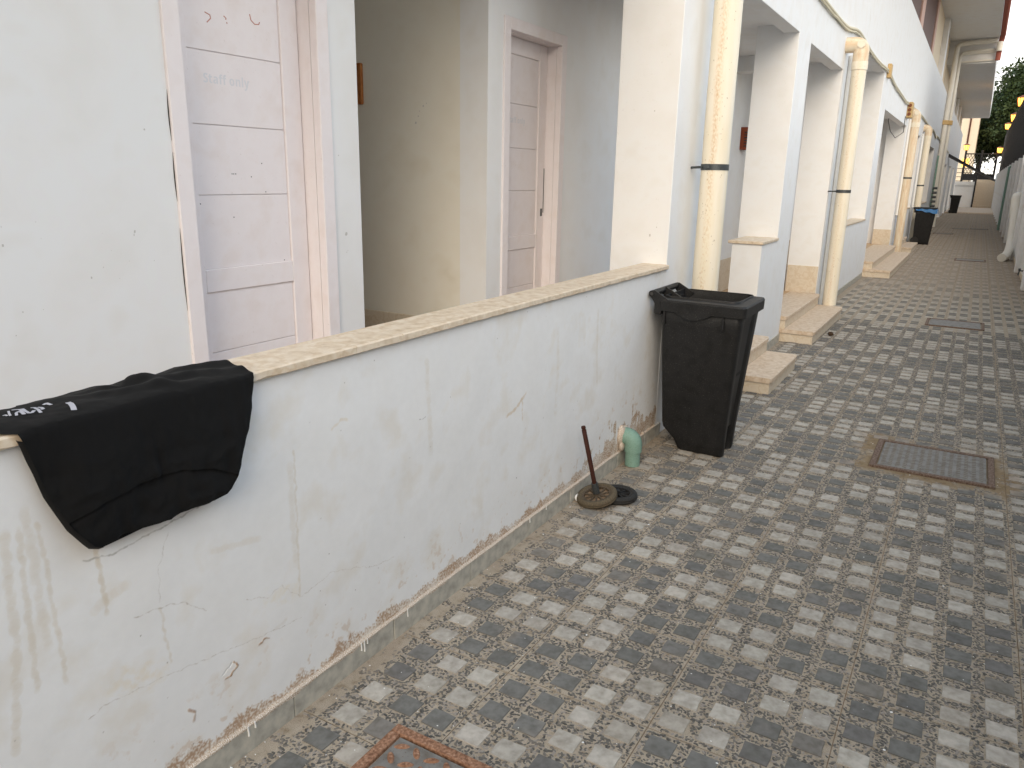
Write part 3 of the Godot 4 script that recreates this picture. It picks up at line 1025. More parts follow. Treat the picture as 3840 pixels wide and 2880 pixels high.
# ---------------------------------------------------------------- the low wall in front
func low_wall() -> void:
	var o := thing("low_wall", Vector3(F - 0.08, 0, -0.3), "long low white wall with stained paint and beige coping beside the bin", "wall")
	var st := start()
	st.set_smooth_group(1)
	var f := func(a: float, b: float) -> Vector3:
		var z := lerpf(FZ0, FZ1, a)
		var y := lerpf(FY0, FY1, b)
		return Vector3(F - 0.001 + 0.0028 * noise.get_noise_2d(z * 1.7, y * 1.7) + 0.001 * noise.get_noise_2d(z * 7, y * 7), y, z)
	grid(st, 110, 30, f, true)
	st.generate_normals()
	st.generate_tangents()
	var face := put(st.commit(), "wall_face", M.front, o, -o.position)
	st = start()
	box(st, Vector3(F - 0.16, -0.02, 4.0), Vector3(F - 0.007, FY1, FZ1 + 0.002))
	box(st, Vector3(F - 0.03, -0.02, 4.0), Vector3(F, FY1, FZ0), 0.0)
	part(st, "wall", M.plaster, o)
	# coping slabs
	var cuts := [4.0, 2.6, 1.2, -0.2, -1.7235, -1.9495, -3.25, -4.53]
	for k in cuts.size() - 1:
		st = start()
		coping_shape(st, cuts[k] - 0.0006, cuts[k + 1] + 0.0006, k)
		part(st, "coping_slab", M.coping, o)
	# skirting
	var js := [4.0, 3.47, 2.98, 2.49, 2.0, 1.52, 1.03, 0.55, 0.065, -0.422, -0.909, -1.3966, -1.875, -2.365, -2.849, -3.285, -3.725, -3.903, -4.32, -4.60]
	for k in js.size() - 1:
		st = start()
		box(st, Vector3(F - 0.005, -0.006, js[k] - 0.0012), Vector3(F + 0.0105 + rng.randf_range(-0.0012, 0.0012), 0.084 + rng.randf_range(-0.002, 0.001), js[k + 1] + 0.0012), 0.002)
		part(st, "skirting_tile", M.skirting, o)
	# old white paint carried over the top of the skirting, with a ragged lower edge
	st = start()
	rng.seed = 61
	var n := 760
	var prev := []
	for i in n + 1:
		var z := lerpf(-0.35, -4.5, float(i) / n)
		var d := 0.004 + 0.010 * noise.get_noise_2d(z * 4.0, 2.0) + 0.006 * noise.get_noise_2d(z * 19.0, 8.0)
		var e := 0.0865 + 0.003 * noise.get_noise_2d(z * 12.0, 30.0)
		d = maxf(d, 0.0006)
		var row := [Vector3(F - 0.003, e + 0.002, z), Vector3(F + 0.0108, e, z), Vector3(F + 0.0122, 0.0845, z), Vector3(F + 0.0122, 0.0845 - d, z), Vector3(F + 0.009, 0.0840 - d, z)]
		if i > 0:
			for q in 4: poly(st, [prev[q], prev[q + 1], row[q + 1], row[q]], Vector3(1, 0.4, 0) if q < 3 else Vector3.DOWN)
		prev = row
	part(st, "paint_edge", M.putty, o)
	for q in [[-4.22, 0.022], [-4.12, 0.014], [-4.3, 0.02]]:
		st = start()
		dome(st, Vector3(F + 0.004, 0.088, q[0]), Vector3(0.013, q[1] * 0.7, q[1]), 9, 5, 0.7)
		part(st, "loose_render", M.putty, o)
	# runs of white paint on the skirting
	st = start()
	for q in [[-1.22, 0.03], [-1.245, 0.018], [-1.70, 0.028], [-1.715, 0.04], [-1.73, 0.018], [-1.95, 0.03], [-0.98, 0.03], [-2.86, 0.02], [-3.02, 0.016]]:
		tube(st, [Vector3(F + 0.0105, 0.086, q[0]), Vector3(F + 0.0118, 0.084 - q[1] * 0.6, q[0] - 0.002), Vector3(F + 0.0112, 0.084 - q[1], q[0] - 0.002)], [0.0035, 0.0024, 0.003], 6)
	part(st, "paint_runs", M.conduit, o).set_meta("kind", "stuff")

func coping_shape(st: SurfaceTool, za: float, zb: float, k: int) -> void:
	var n := int(absf(za - zb) / 0.03) + 2
	var x0 := F + 0.018
	var x1 := -1.738
	var y0 := FY1
	var y1 := FY1 + 0.026
	var prev := []
	for i in n + 1:
		var z := lerpf(za, zb, float(i) / n)
		var chip := 0.004 * maxf(0, noise.get_noise_2d(z * 9, k * 7.0 + 3)) + 0.0012 * noise.get_noise_2d(z * 40, 5)
		var chip2 := 0.007 * maxf(0, noise.get_noise_2d(z * 14, k * 5.0 + 30) - 0.1)
		var ring := [Vector3(x1, y0, z), Vector3(x1, y1 - 0.003, z), Vector3(x1 + 0.003, y1, z), Vector3(x0 - 0.004 - chip, y1, z), Vector3(x0 - chip * 0.3, y1 - 0.004 - chip * 0.6, z), Vector3(x0 - chip2 * 0.2, y0 + 0.003 + chip2, z), Vector3(x0 - 0.004 - chip2 * 0.5, y0, z)]
		if i > 0:
			for e in 7: poly(st, [prev[e], prev[(e + 1) % 7], ring[(e + 1) % 7], ring[e]], (prev[e] + prev[(e + 1) % 7]) / 2 - Vector3((x0 + x1) / 2, (y0 + y1) / 2, z))
		else: poly(st, ring, Vector3.BACK)
		prev = ring
	poly(st, prev, Vector3.FORWARD)

# ---------------------------------------------------------------- steps
func steps_all() -> void:
	steps([-5.96, -6.985], -1.170, -1.425, "two beige stone steps directly behind the open bin")
	steps([-8.155, -10.10], -1.235, -1.515, "two beige stone steps up to the opening beside the second drain pipe")
	steps([-14.86, -19.15], -1.125, -1.425, "long beige stone steps beyond the second drain pipe")
	steps([-20.6, -22.6], -1.19, -1.45, "short far beige steps between the third and fourth drain pipes")
	steps([-28.2, -30.0], -1.2, -1.45, "far beige steps just past the bin with blue bag")

func steps(z: Array, xl: float, xu: float, label: String) -> void:
	var o := thing("entrance_steps", Vector3((F + xl) / 2, 0, (z[0] + z[1]) / 2), label, "steps", "stone steps along the block")
	for q in [[xl, 0.0, 0.134], [xu, 0.134, 0.266]]:
		var far: float = z[1]
		var near: float = z[0] if q[1] == 0.0 else z[0] + 0.0
		var back: float = F - 0.3 if q[1] > 0.0 else F - 0.02
		if q[1] > 0: near = {-5.96: -5.70, -8.155: -8.152, -14.86: -14.898, -20.6: -20.5}.get(near, near)
		var st := start()
		box(st, Vector3(q[0] - 0.016, q[1] - 0.004 if q[1] == 0.0 else q[1] - 0.001, near - 0.014), Vector3(back, q[2] - 0.04, far + 0.014), 0.003)
		part(st, "riser", M.dado, o)
		st = start()
		step_slab(st, q[0], back, q[2], near, far)
		part(st, "tread", M.step, o)

func step_slab(st: SurfaceTool, xf: float, xb: float, y: float, za: float, zb: float) -> void:
	var n := int(absf(za - zb) / 0.06) + 2
	var prev := []
	for i in n + 1:
		var z := lerpf(za, zb, float(i) / n)
		var w := 0.004 * maxf(0, noise.get_noise_2d(z * 8, y * 90))
		var c := 0.012 if i == 0 or i == n else 0.0
		var ring := [Vector3(xb, y - 0.041, z), Vector3(xb, y, z), Vector3(xf - 0.006 - w - c, y, z), Vector3(xf - w * 0.4 - c, y - 0.006 - w, z), Vector3(xf - c, y - 0.036, z), Vector3(xf - 0.005 - c, y - 0.041, z)]
		if i > 0:
			for e in 6: poly(st, [prev[e], prev[(e + 1) % 6], ring[(e + 1) % 6], ring[e]], (prev[e] + prev[(e + 1) % 6]) / 2 - Vector3((xf + xb) / 2, y - 0.02, z))
		else: poly(st, ring, Vector3.BACK)
		prev = ring
	poly(st, prev, Vector3.FORWARD)

# ---------------------------------------------------------------- pipes
func drain_pipe(x: float, z: float, r: float, y0: float, y1: float, band: float, k: int, cap: bool, label: String) -> void:
	var o := thing("drain_pipe", Vector3(x, y0, z), label, "pipe", "drain pipes down the front of the block")
	var st := start()
	tube(st, [Vector3(x, y0, z), Vector3(x, y1 - r * 1.6, z)], r, 28, true, 0.33)
	var p := part(st, "pipe", M.pipe[k], o)
	# socket and elbow into the wall
	st = start()
	tube(st, [Vector3(x, y1 - r * 3.4, z), Vector3(x, y1 - r * 2.3, z)], r * 1.09, 28, true, 0.4)
	part(st, "socket", M.pipe[3], o)
	st = start()
	tube(st, bend(Vector3(x, y1 - r * 2.28, z), Vector3(x, y1, z), Vector3(F - 0.005, y1, z), r * 1.05, 9), r * 1.04, 28, true, 0.9)
	part(st, "elbow", M.pipe[2 if k > 0 else 0], o)
	if cap:
		st = start()
		tube(st, [Vector3(x + 0.005, y1 - 0.005, z + r * 0.7), Vector3(x + 0.005, y1 - 0.005, z + r * 1.16)], r * 0.56, 20)
		for q in 4:
			var an := PI / 4 + q * PI / 2
			var cp := Vector3(x + 0.005 + cos(an) * r * 0.42, y1 - 0.005 + sin(an) * r * 0.42, z + r * 1.15)
			tube(st, [cp, cp + Vector3(0, 0, 0.006)], 0.006, 8)
		part(st, "inspection_cap", M.pipe[3], o)
	if band > 0:
		st = start()
		tube(st, [Vector3(x, band - 0.018, z), Vector3(x, band + 0.018, z)], r * 1.035, 28, true)
		part(st, "clamp", M.metal, o)
		st = start()
		box(st, Vector3(x - r * 0.35, band - 0.011, z + r * 0.96), Vector3(x - r * 0.05, band + 0.011, z + r * 1.18), 0.002)
		part(st, "clamp_lug", M.metal, o)
		st = start()
		tube(st, [Vector3(F, band - 0.004, z + r * 0.4), Vector3(x - r * 0.7, band, z + r * 0.7)], 0.008, 8)
		part(st, "clamp_bolt", M.metal, o)

func pipes_all() -> void:
	drain_pipe(-1.44, -4.89, 0.083, 0.003, 3.15, 1.69, 0, true, "thick cream drain pipe with rusty streak behind the open bin")
	drain_pipe(-1.412, -10.17, 0.081, 0.134, 3.135, 1.505, 1, true, "cream drain pipe with round capped elbow standing on the second steps")
	drain_pipe(-1.45, -19.8, 0.088, 0.003, 3.10, 1.72, 2, true, "brown stained drain pipe below the yellow junction box")
	drain_pipe(-1.45, -24.6, 0.088, 0.003, 3.06, 1.55, 3, false, "cream drain pipe just behind the bin with blue bag")
	# thin conduits beside two of the pipes
	for q in [[-1.555, -10.46, 0.0, 3.06], [-1.555, -19.75, 0.9, 2.96], [-1.555, -24.4, 0.96, 2.9]]:
		var o := thing("conduit", Vector3(q[0], q[2], q[1]), ["thin white conduit behind the capped drain pipe", "thin white conduit beside the brown stained drain pipe", "thin white conduit near the bin with blue bag"][[-10.46, -19.75, -24.4].find(q[1])], "conduit", "white conduits up the block")
		var st := start()
		tube(st, [Vector3(q[0], q[2], q[1]), Vector3(q[0], q[3], q[1])], 0.026, 12)
		part(st, "conduit_tube", M.conduit, o)
	# tall pair of downpipes that turns out under the balcony
	for k in 2:
		var z: float = [-33.72, -33.95][k]
		var x: float = [-1.42, -1.30][k] - 0.06
		var y: float = [6.45, 6.18][k]
		var o := thing("down_pipe", Vector3(x, 0, z), ["tall white downpipe turning out below the upper balcony slab", "second tall white downpipe under the upper balcony slab"][k], "pipe", "tall white downpipes")
		var st := start()
		tube(st, bend(Vector3(x, 0.0, z + 0.0), Vector3(x, y, z), Vector3(-0.28, y + 0.05, z), 0.22, 8), 0.085 - 0.02 * k, 16, true, 0.3)
		part(st, "pipe", M.white_pipe, o)
		st = start()
		box(st, Vector3(x - 0.1, 3.7, z - 0.1), Vector3(x + 0.1, 3.86, z + 0.1), 0.01)
		part(st, "bracket", M.old_box, o)
	for k in 2:
		var y: float = [6.13, 5.86][k]
		var o := thing("rail_pipe", Vector3(-0.8, y, -33.93), ["upper thin pipe across the white slab edge", "lower thin pipe across the white slab edge"][k], "pipe", "thin pipes across the slab edge")
		var st := start()
		tube(st, [Vector3(-1.3, y, -33.96), Vector3(-0.25, y + 0.04, -33.96)], 0.035, 10)
		part(st, "pipe", M.white_pipe, o)
	var o := thing("gutter_pipe", Vector3(-0.14, 6.6, -22), "reddish pipe along the edge of the upper balcony slab", "pipe")
	var st := start()
	tube(st, [Vector3(-0.13, 6.68, -10), Vector3(-0.13, 6.66, -33.6), Vector3(-0.16, 6.4, -33.8), Vector3(-0.17, 5.85, -33.8)], 0.085, 14)
	part(st, "pipe", M.pink_pipe, o)
	st = start()
	tube(st, [Vector3(-0.17, 6.45, -33.7), Vector3(-0.17, 6.15, -33.7)], 0.10, 12)
	part(st, "joint", M.white_pipe, o)
	# the cable looped along the front
	st = start()
	var path := []
	var base := [Vector3(F + 0.012, 3.42, -3.0), Vector3(F + 0.012, 3.34, -6.5), Vector3(F + 0.012, 3.303, -8.475), Vector3(F + 0.012, 3.30, -9.9), Vector3(F + 0.012, 3.39, -10.9), Vector3(F + 0.012, 3.337, -12.2), Vector3(F + 0.012, 3.33, -13.3), Vector3(F + 0.012, 3.359, -14.5), Vector3(F + 0.012, 3.276, -15.74), Vector3(F + 0.012, 3.24, -17.0), Vector3(F + 0.012, 3.209, -18.25), Vector3(F + 0.012, 3.233, -19.0), Vector3(F + 0.012, 3.27, -22.9), Vector3(F + 0.012, 3.227, -26.2), Vector3(F + 0.012, 3.227, -29.3), Vector3(F + 0.012, 3.10, -30.6), Vector3(F + 0.012, 3.188, -31.3), Vector3(F + 0.012, 3.143, -34.5), Vector3(F + 0.012, 3.0, -44)]
	for i in base.size() - 1:
		for q in 6:
			var t := q / 6.0
			var p: Vector3 = base[i].cubic_interpolate(base[i + 1], base[maxi(0, i - 1)], base[mini(base.size() - 1, i + 2)], t)
			p.x = F + 0.016
			path.append(p)
	var co := thing("cable", Vector3(F, 3.3, -12), "cream double cable looping along the white wall above the openings", "cable")
	tube(st, path, 0.017, 8)
	part(st, "cable_strand", M.cable, co)
	st = start()
	var path2 := []
	for p in path: path2.append(p + Vector3(0.006, -0.032 - 0.012 * noise.get_noise_1d(p.z * 2.0), 0))
	tube(st, path2, 0.011, 8)
	part(st, "cable_strand", M.cable, co)
	# junction boxes
	var jb := thing("junction_box", Vector3(F, 3.3, -14.5), "small brown junction box on the cable past the capped pipe", "junction box")
	st = start()
	box(st, Vector3(F, 3.25, -14.44), Vector3(F + 0.06, 3.46, -14.62), 0.008)
	part(st, "box", M.old_box, jb)
	jb = thing("junction_box", Vector3(F, 3.1, -18.98), "yellow junction box with three round knockouts at the stained pipe", "junction box")
	st = start()
	box(st, Vector3(F, 2.94, -18.86), Vector3(F + 0.10, 3.25, -19.2), 0.008)
	part(st, "box", M.old_box, jb)
	for k in 3:
		st = start()
		tube(st, [Vector3(F + 0.05, 3.18 - k * 0.085, -18.88), Vector3(F + 0.05, 3.18 - k * 0.085, -18.845)], 0.034, 14)
		part(st, "knockout", M.socket, jb)
	var lw := thing("loose_wire", Vector3(F, 2.85, -18.8), "thin loose wire loop hanging from the head of an opening", "wire")
	st = start()
	var lp := []
	for q in [[-1.60, 2.95, -18.6], [-1.60, 2.83, -18.6], [-1.58, 2.62, -18.4], [-1.70, 2.50, -18.2], [-1.78, 2.62, -17.9], [-1.82, 2.80, -17.7], [-1.80, 2.9, -17.6]]: lp.append(Vector3(q[0] + 0.03, q[1], q[2]))
	tube(st, lp, 0.007, 6)
	part(st, "wire_strand", M.black_metal, lw)
	# water meters and green pipe far along the front
	var wm := thing("water_meters", Vector3(F + 0.05, 0.7, -35.0), "green pipe with a column of valves beside the tall downpipes", "water meter")
	st = start()
	tube(st, [Vector3(F + 0.06, 0.0, -33.2), Vector3(F + 0.06, 2.6, -33.2)], 0.03, 10)
	part(st, "pipe", M.green, wm)
	for k in 5:
		st = start()
		tube(st, [Vector3(F + 0.05, 0.8 + k * 0.16, -33.15), Vector3(F + 0.2, 0.8 + k * 0.16, -33.15)], 0.045, 10)
		part(st, "valve", M.metal, wm)

# ---------------------------------------------------------------- boundary wall, stairs, gate
func far_end() -> void:
	# boundary wall on the right, in panels between piers
	var o := thing("boundary_wall", Vector3(0.95, 0, -36), "white boundary wall of stepped panels along the far side", "wall")
	var zz := 5.75
	var k := 0
	while zz > -66:
		var x := 0.86 + 0.0 * k
		var st := start()
		box(st, Vector3(x, -0.02, zz), Vector3(x + 0.22, 2.30, zz - 2.6), 0.008)
		part(st, "wall_panel", M.plaster, o)
		st = start()
		box(st, Vector3(x - 0.07, -0.02, zz - 2.6), Vector3(x + 0.25, 2.34, zz - 2.95), 0.008)
		part(st, "pier", M.plaster, o)
		st = start()
		box(st, Vector3(x - 0.012, -0.006, zz - 0.003), Vector3(x + 0.02, 0.084, zz - 2.597), 0.002)
		part(st, "skirting_tile", M.dado, o)
		zz -= 2.95
		k += 1
	var fo := thing("metal_fence", Vector3(0.98, 2.3, -45), "dark sheet metal fence on top of the boundary wall", "fence")
	zz = -24.0
	while zz > -66:
		var st := start()
		box(st, Vector3(0.95, 2.25, zz), Vector3(0.97, 4.9, zz - 1.4), 0.004)
		for q in 7: box(st, Vector3(0.925, 2.35, zz - 0.1 - q * 0.2), Vector3(0.9495, 4.9, zz - 0.17 - q * 0.2), 0.004)
		part(st, "fence_panel", M.fence, fo)
		zz -= 1.41
	# white drain spout and green hose on it
	var sp := thing("drain_spout", Vector3(0.76, 0, -20.2), "white drain pipe curving out to the paving from the boundary wall", "pipe")
	var st := start()
	tube(st, bend(Vector3(0.88, 1.36, -21.6), Vector3(0.73, 1.36, -21.4), Vector3(0.76, 0.9, -21.3), 0.09, 6), 0.105, 18)
	part(st, "elbow", M.white_pipe, sp)
	st = start()
	var pp := [Vector3(0.755, 1.24, -21.35), Vector3(0.765, 0.5, -21.0), Vector3(0.76, 0.30, -20.75), Vector3(0.74, 0.19, -20.45), Vector3(0.69, 0.11, -20.1), Vector3(0.61, 0.085, -19.8)]
	tube(st, pp, 0.088, 18)
	part(st, "pipe", M.white_pipe, sp)
	var gp := thing("green_pipe", Vector3(0.83, 0, -34), "thin green pipe running down the boundary wall", "pipe")
	st = start()
	tube(st, [Vector3(0.76, 0, -33.6), Vector3(0.765, 2.2, -33.6), Vector3(0.86, 2.27, -33.6)], 0.04, 10)
	part(st, "pipe", M.green, gp)
	var tp := thing("wall_tap", Vector3(0.84, 0.1, -16.2), "small dark tap low on the boundary wall", "tap")
	st = start()
	tube(st, [Vector3(0.87, 0.16, -16.2), Vector3(0.80, 0.16, -16.2), Vector3(0.79, 0.08, -16.2)], 0.014, 8)
	tube(st, [Vector3(0.80, 0.16, -16.2), Vector3(0.80, 0.2, -16.2)], 0.02, 8)
	part(st, "tap_body", M.metal, tp)
	# raised paving before the stairs
	st = start()
	box(st, Vector3(F, -0.02, -51), Vector3(0.87, 0.06, -66), 0.004)
	structure(st, "landing", M.step)
	# stairs
	var sa := thing("stone_stairs", Vector3(0.24, 0, -63), "pale stone stairs climbing to the dark lattice gate", "stairs")
	for n in 12:
		st = start()
		box(st, Vector3(-0.34, 0.06, -62.0 - n * 0.27), Vector3(0.80, 0.02 + (n + 1) * 0.155, -66.0), 0.006)
		box(st, Vector3(-0.34, 0.02 + (n + 1) * 0.155, -61.95 - n * 0.27), Vector3(0.80, 0.06 + (n + 1) * 0.155, -66.0), 0.006)
		part(st, "stair", M.coping, sa)
	var lw := thing("landing_wall", Vector3(-0.9, 0, -62.5), "pale wall under the landing beside the stairs", "wall")
	st = start()
	box(st, Vector3(F, 0.06, -62.3), Vector3(-0.345, 1.5, -66), 0.006)
	part(st, "wall", M.plaster_in, lw)
	st = start()
	box(st, Vector3(F, 1.5, -62.2), Vector3(-0.345, 1.76, -66), 0.006)
	part(st, "ledge", M.plaster, lw)
	var rl := thing("landing_railing", Vector3(-0.9, 1.76, -62.4), "black railing on the landing beside the stairs", "railing")
	for n in 4:
		st = start()
		box(st, Vector3(F, 1.78 + n * 0.27, -62.38), Vector3(-0.4, 1.82 + n * 0.27, -62.42))
		part(st, "rail", M.black_metal, rl)
	for x in [-1.3, -0.8, -0.42]:
		st = start()
		box(st, Vector3(x, 1.76, -62.375), Vector3(x + 0.04, 2.65, -62.425))
		part(st, "post", M.black_metal, rl)
	st = start()
	tube(st, [Vector3(-0.37, 0.08, -61.9), Vector3(-0.36, 2.7, -61.95)], 0.05, 8)
	part(st, "post", M.black_metal, rl)
	var bm := thing("black_beam", Vector3(-0.4, 2.4, -50), "black sloping beam across the alley before the stairs", "beam")
	st = start()
	tube(st, [Vector3(F, 2.93, -43.9), Vector3(0.68, 1.86, -60)], 0.085, 4)
	part(st, "beam_bar", M.black_metal, bm)
	# gate
	var ga := thing("lattice_gate", Vector3(-0.2, 1.95, -66.2), "dark metal double gate with diamond lattice above the stairs", "gate")
	for x in [-1.3, -0.28, 0.64]:
		st = start()
		box(st, Vector3(x - 0.07, 1.7, -66.15), Vector3(x + 0.07, 3.95, -66.25), 0.006)
		part(st, "post", M.black_metal, ga)
	for y in [1.9, 2.28, 3.7]:
		st = start()
		box(st, Vector3(-1.23, y - 0.04, -66.16), Vector3(0.57, y + 0.04, -66.24), 0.004)
		part(st, "rail", M.black_metal, ga)
	st = start()
	box(st, Vector3(-1.23, 1.94, -66.18), Vector3(0.57, 2.24, -66.22))
	part(st, "kick_panel", M.black_metal, ga)
	st = start()
	for side in [[-1.23, -0.35], [-0.21, 0.57]]:
		for d in [-1.0, 1.0]:
			var c := -2.0
			while c < 3.0:
				var pts := []
				var x0: float = side[0]
				var x1: float = side[1]
				var ya := 2.32
				var yb := 3.66
				var xs: float = x0 + c
				var a := Vector2(xs, ya)
				var b := Vector2(xs + d * (yb - ya) * 0.6, yb)
				var t0 := 0.0
				var t1 := 1.0
				for e in [x0, x1]:
					var t: float = (e - a.x) / (b.x - a.x)
					if (a.x < x0) == (e == x0) and (a.x < x0 or a.x > x1): t0 = maxf(t0, t)
					if (b.x < x0 and e == x0) or (b.x > x1 and e == x1): t1 = minf(t1, t)
				if t1 > t0 + 0.02 and not ((a.x < x0 and b.x < x0) or (a.x > x1 and b.x > x1)):
					var p := a.lerp(b, t0)
					var q := a.lerp(b, t1)
					tube(st, [Vector3(p.x, p.y, -66.2), Vector3(q.x, q.y, -66.2)], 0.014, 4)
				c += 0.19
	part(st, "lattice", M.black_metal, ga).set_meta("kind", "stuff")
	# house beyond the gate
	var hb := thing("far_house", Vector3(-4, 0, -80), "cream house wall with a lit window beyond the gate", "building")
	st = start()
	box(st, Vector3(-9, 0, -78), Vector3(-0.9, 7.5, -84), 0.02)
	part(st, "wall", M.cream, hb)
	st = start()
	box(st, Vector3(-1.75, 3.0, -77.98), Vector3(-1.2, 3.7, -78.0))
	part(st, "lit_window", M.lit, hb)
	st = start()
	box(st, Vector3(-1.62, 4.6, -77.9), Vector3(-1.5, 7.0, -78.0), 0.01)
	part(st, "drain", M.brown, hb)
	# lanterns
	var spots := [[Vector3(0.98, 4.9, -41.5), "glowing lantern on the dark fence, nearest the drain spout"], [Vector3(0.98, 4.85, -50.5), "glowing lantern on the dark fence, midway along"], [Vector3(0.96, 5.25, -64.5), "glowing lantern on the dark fence, nearest the tree"], [Vector3(0.76, 3.75, -66.0), "glowing lantern on the gate post by the fence"], [Vector3(-1.33, 3.95, -66.2), "glowing lantern on the gate post by the white block"]]
	for q in spots: lantern(q[0], q[1])

func lantern(p: Vector3, label: String) -> void:
	var o := thing("lantern", p, label, "lantern", "lit lanterns by the gate and fence")
	var st := start()
	tube(st, [Vector3(0, -0.2, 0), Vector3(0, 0.02, 0)], 0.035, 8)
	put(done(st), "post", M.black_metal, o)
	st = start()
	for k in 6:
		var a := TAU * k / 6
		tube(st, [Vector3(cos(a) * 0.13, 0.0, sin(a) * 0.13), Vector3(cos(a) * 0.19, 0.34, sin(a) * 0.19)], 0.014, 5)
	put(done(st), "bars", M.socket, o)
	st = start()
	tube(st, [Vector3(0, 0.01, 0), Vector3(0, 0.34, 0)], [0.115, 0.175], 6)
	put(done(st), "lamp_glass", M.glass_lamp, o)
	st = start()
	tube(st, [Vector3(0, 0.342, 0), Vector3(0, 0.36, 0), Vector3(0, 0.46, 0)], [0.23, 0.22, 0.03], 6)
	put(done(st), "lantern_roof", M.socket, o)
	var l := OmniLight3D.new()
	l.name = "lamp_light"
	l.light_color = s(255, 196, 110)
	l.light_energy = 0.12
	l.omni_range = 30
	l.omni_attenuation = 2
	l.light_size = 0.15
	l.shadow_enabled = true
	o.add_child(l, true)
	l.position = Vector3(-0.24, 0.2, 0)

# ---------------------------------------------------------------- trees
func trees() -> void:
	tree(Vector3(3.6, 0, -83), 4.4, 8.2, 3.9, 7000, "large dark green tree behind the fence beyond the gate", 5)
	tree(Vector3(-0.6, 0, -88), 2.6, 6.4, 2.3, 3000, "lower dark green tree seen under the balcony beyond the gate", 6)
	tree(Vector3(7.5, 0, -76), 3.6, 7.6, 3.6, 2200, "dark green tree behind the fence, away from the gate", 7)

func tree(at: Vector3, rx: float, cy: float, ry: float, n: int, label: String, sd: int) -> void:
	var o := thing("tree", at, label, "tree", "trees beyond the gate")
	rng.seed = sd
	var st := start()
	tube(st, [Vector3.ZERO, Vector3(0.1, cy * 0.4, 0.1), Vector3(0, cy, 0), Vector3(0.2, cy + ry * 0.7, 0)], [0.3, 0.24, 0.16, 0.05], 10)
	for k in 7:
		var a := TAU * k / 7.0 + rng.randf()
		var e := Vector3(cos(a) * rx * 0.7, cy + rng.randf_range(-0.3, 0.6) * ry, sin(a) * rx * 0.7)
		tube(st, [Vector3(0.05, cy * rng.randf_range(0.5, 0.8), 0.05), e * Vector3(0.5, 0.9, 0.5), e], [0.13, 0.08, 0.03], 6)
	put(done(st), "trunk", M.bark, o)
	# a spray of leaves
	st = start()
	for k in 14:
		var a := rng.randf() * TAU
		var d := Vector3(cos(a), rng.randf_range(-0.2, 1.0), sin(a)).normalized()
		var c := d * rng.randf_range(0.05, 0.3)
		var side := d.cross(Vector3(rng.randf() - 0.5, rng.randf() - 0.5, rng.randf() - 0.5)).normalized() * 0.045
		var tip := c + d * 0.17
		st.set_smooth_group(-1)
		for v in [c, c + d * 0.08 + side, tip, c, tip, c + d * 0.08 - side]:
			st.set_color(Color.WHITE)
			st.add_vertex(v)
	var spray: PackedVector3Array = done(st).surface_get_arrays(0)[Mesh.ARRAY_VERTEX]
	var clumps := []
	for k in 64:
		var d := Vector3(rng.randfn(), rng.randfn(), rng.randfn()).normalized()
		clumps.append([Vector3(d.x * rx, d.y * ry, d.z * rx) * rng.randf_range(0.35, 0.95), rng.randf_range(0.22, 0.42) * rx])
	var cr := start()
	cr.set_smooth_group(-1)
	for k in n:
		var c = clumps[rng.randi() % clumps.size()]
		var p: Vector3 = c[0] + Vector3(rng.randfn(), rng.randfn() * 0.8, rng.randfn()) * c[1] * 0.5
		var tf := Transform3D(Basis.from_euler(Vector3(rng.randf() * TAU, rng.randf() * TAU, rng.randf() * TAU)).scaled_local(Vector3.ONE * rng.randf_range(1.1, 2.1)), p + Vector3(0, cy, 0))
		var col := Color(0.022, 0.040, 0.012).lerp(Color(0.060, 0.085, 0.028), rng.randf())
		for v in spray:
			cr.set_color(col)
			cr.add_vertex(tf * v)
	put(done(cr), "crown", M.leaf, o)

# ---------------------------------------------------------------- bins
func section(y: float, x0: float, x1: float, z0: float, z1: float, r: float, notch: float, inset: float) -> Array:
	# clockwise from above starting at the back; the front (high x) has a channel
	var pts := []
	var cx := [x1 - r, x0 + r, x0 + r, x1 - r]
	var cz := [z1 - r, z1 - r, z0 + r, z0 + r]
	# near front corner, near back, far back, far front (z1 is the near side)
	for c in 4:
		for q in 7:
			var a := PI / 2 * (q / 6.0) + c * PI / 2
			pts.append(Vector3(cx[c] + cos(a) * r, y, cz[c] + sin(a) * r))
	# front side from far to near, with the channel
	var za: float = z0 + r
	var zb: float = z1 - r
	for q in range(1, 16):
		var t := q / 16.0
		var d := clampf((0.34 - absf(t - 0.52)) / 0.06, 0, 1)
		pts.append(Vector3(x1 - notch * d, y, lerpf(za, zb, t)))
	return pts

func loft(st: SurfaceTool, secs: Array, cap_first: bool, crisp := false) -> void:
	st.set_smooth_group(1)
	st.set_uv(Vector2.ZERO)
	for i in secs.size() - 1:
		if crisp: st.set_smooth_group(10 + i)
		var n: int = secs[i].size()
		for k in n:
			var a: Vector3 = secs[i][k]
			var b: Vector3 = secs[i][(k + 1) % n]
			var c: Vector3 = secs[i + 1][(k + 1) % n]
			var d: Vector3 = secs[i + 1][k]
			for v in [a, b, c, a, c, d]: st.add_vertex(v)
	if cap_first:
		var c := Vector3.ZERO
		for p in secs[0]: c += p
		c /= secs[0].size()
		st.set_smooth_group(-1)
		for k in secs[0].size():
			for v in [c, secs[0][k], secs[0][(k + 1) % secs[0].size()]]: st.add_vertex(v)

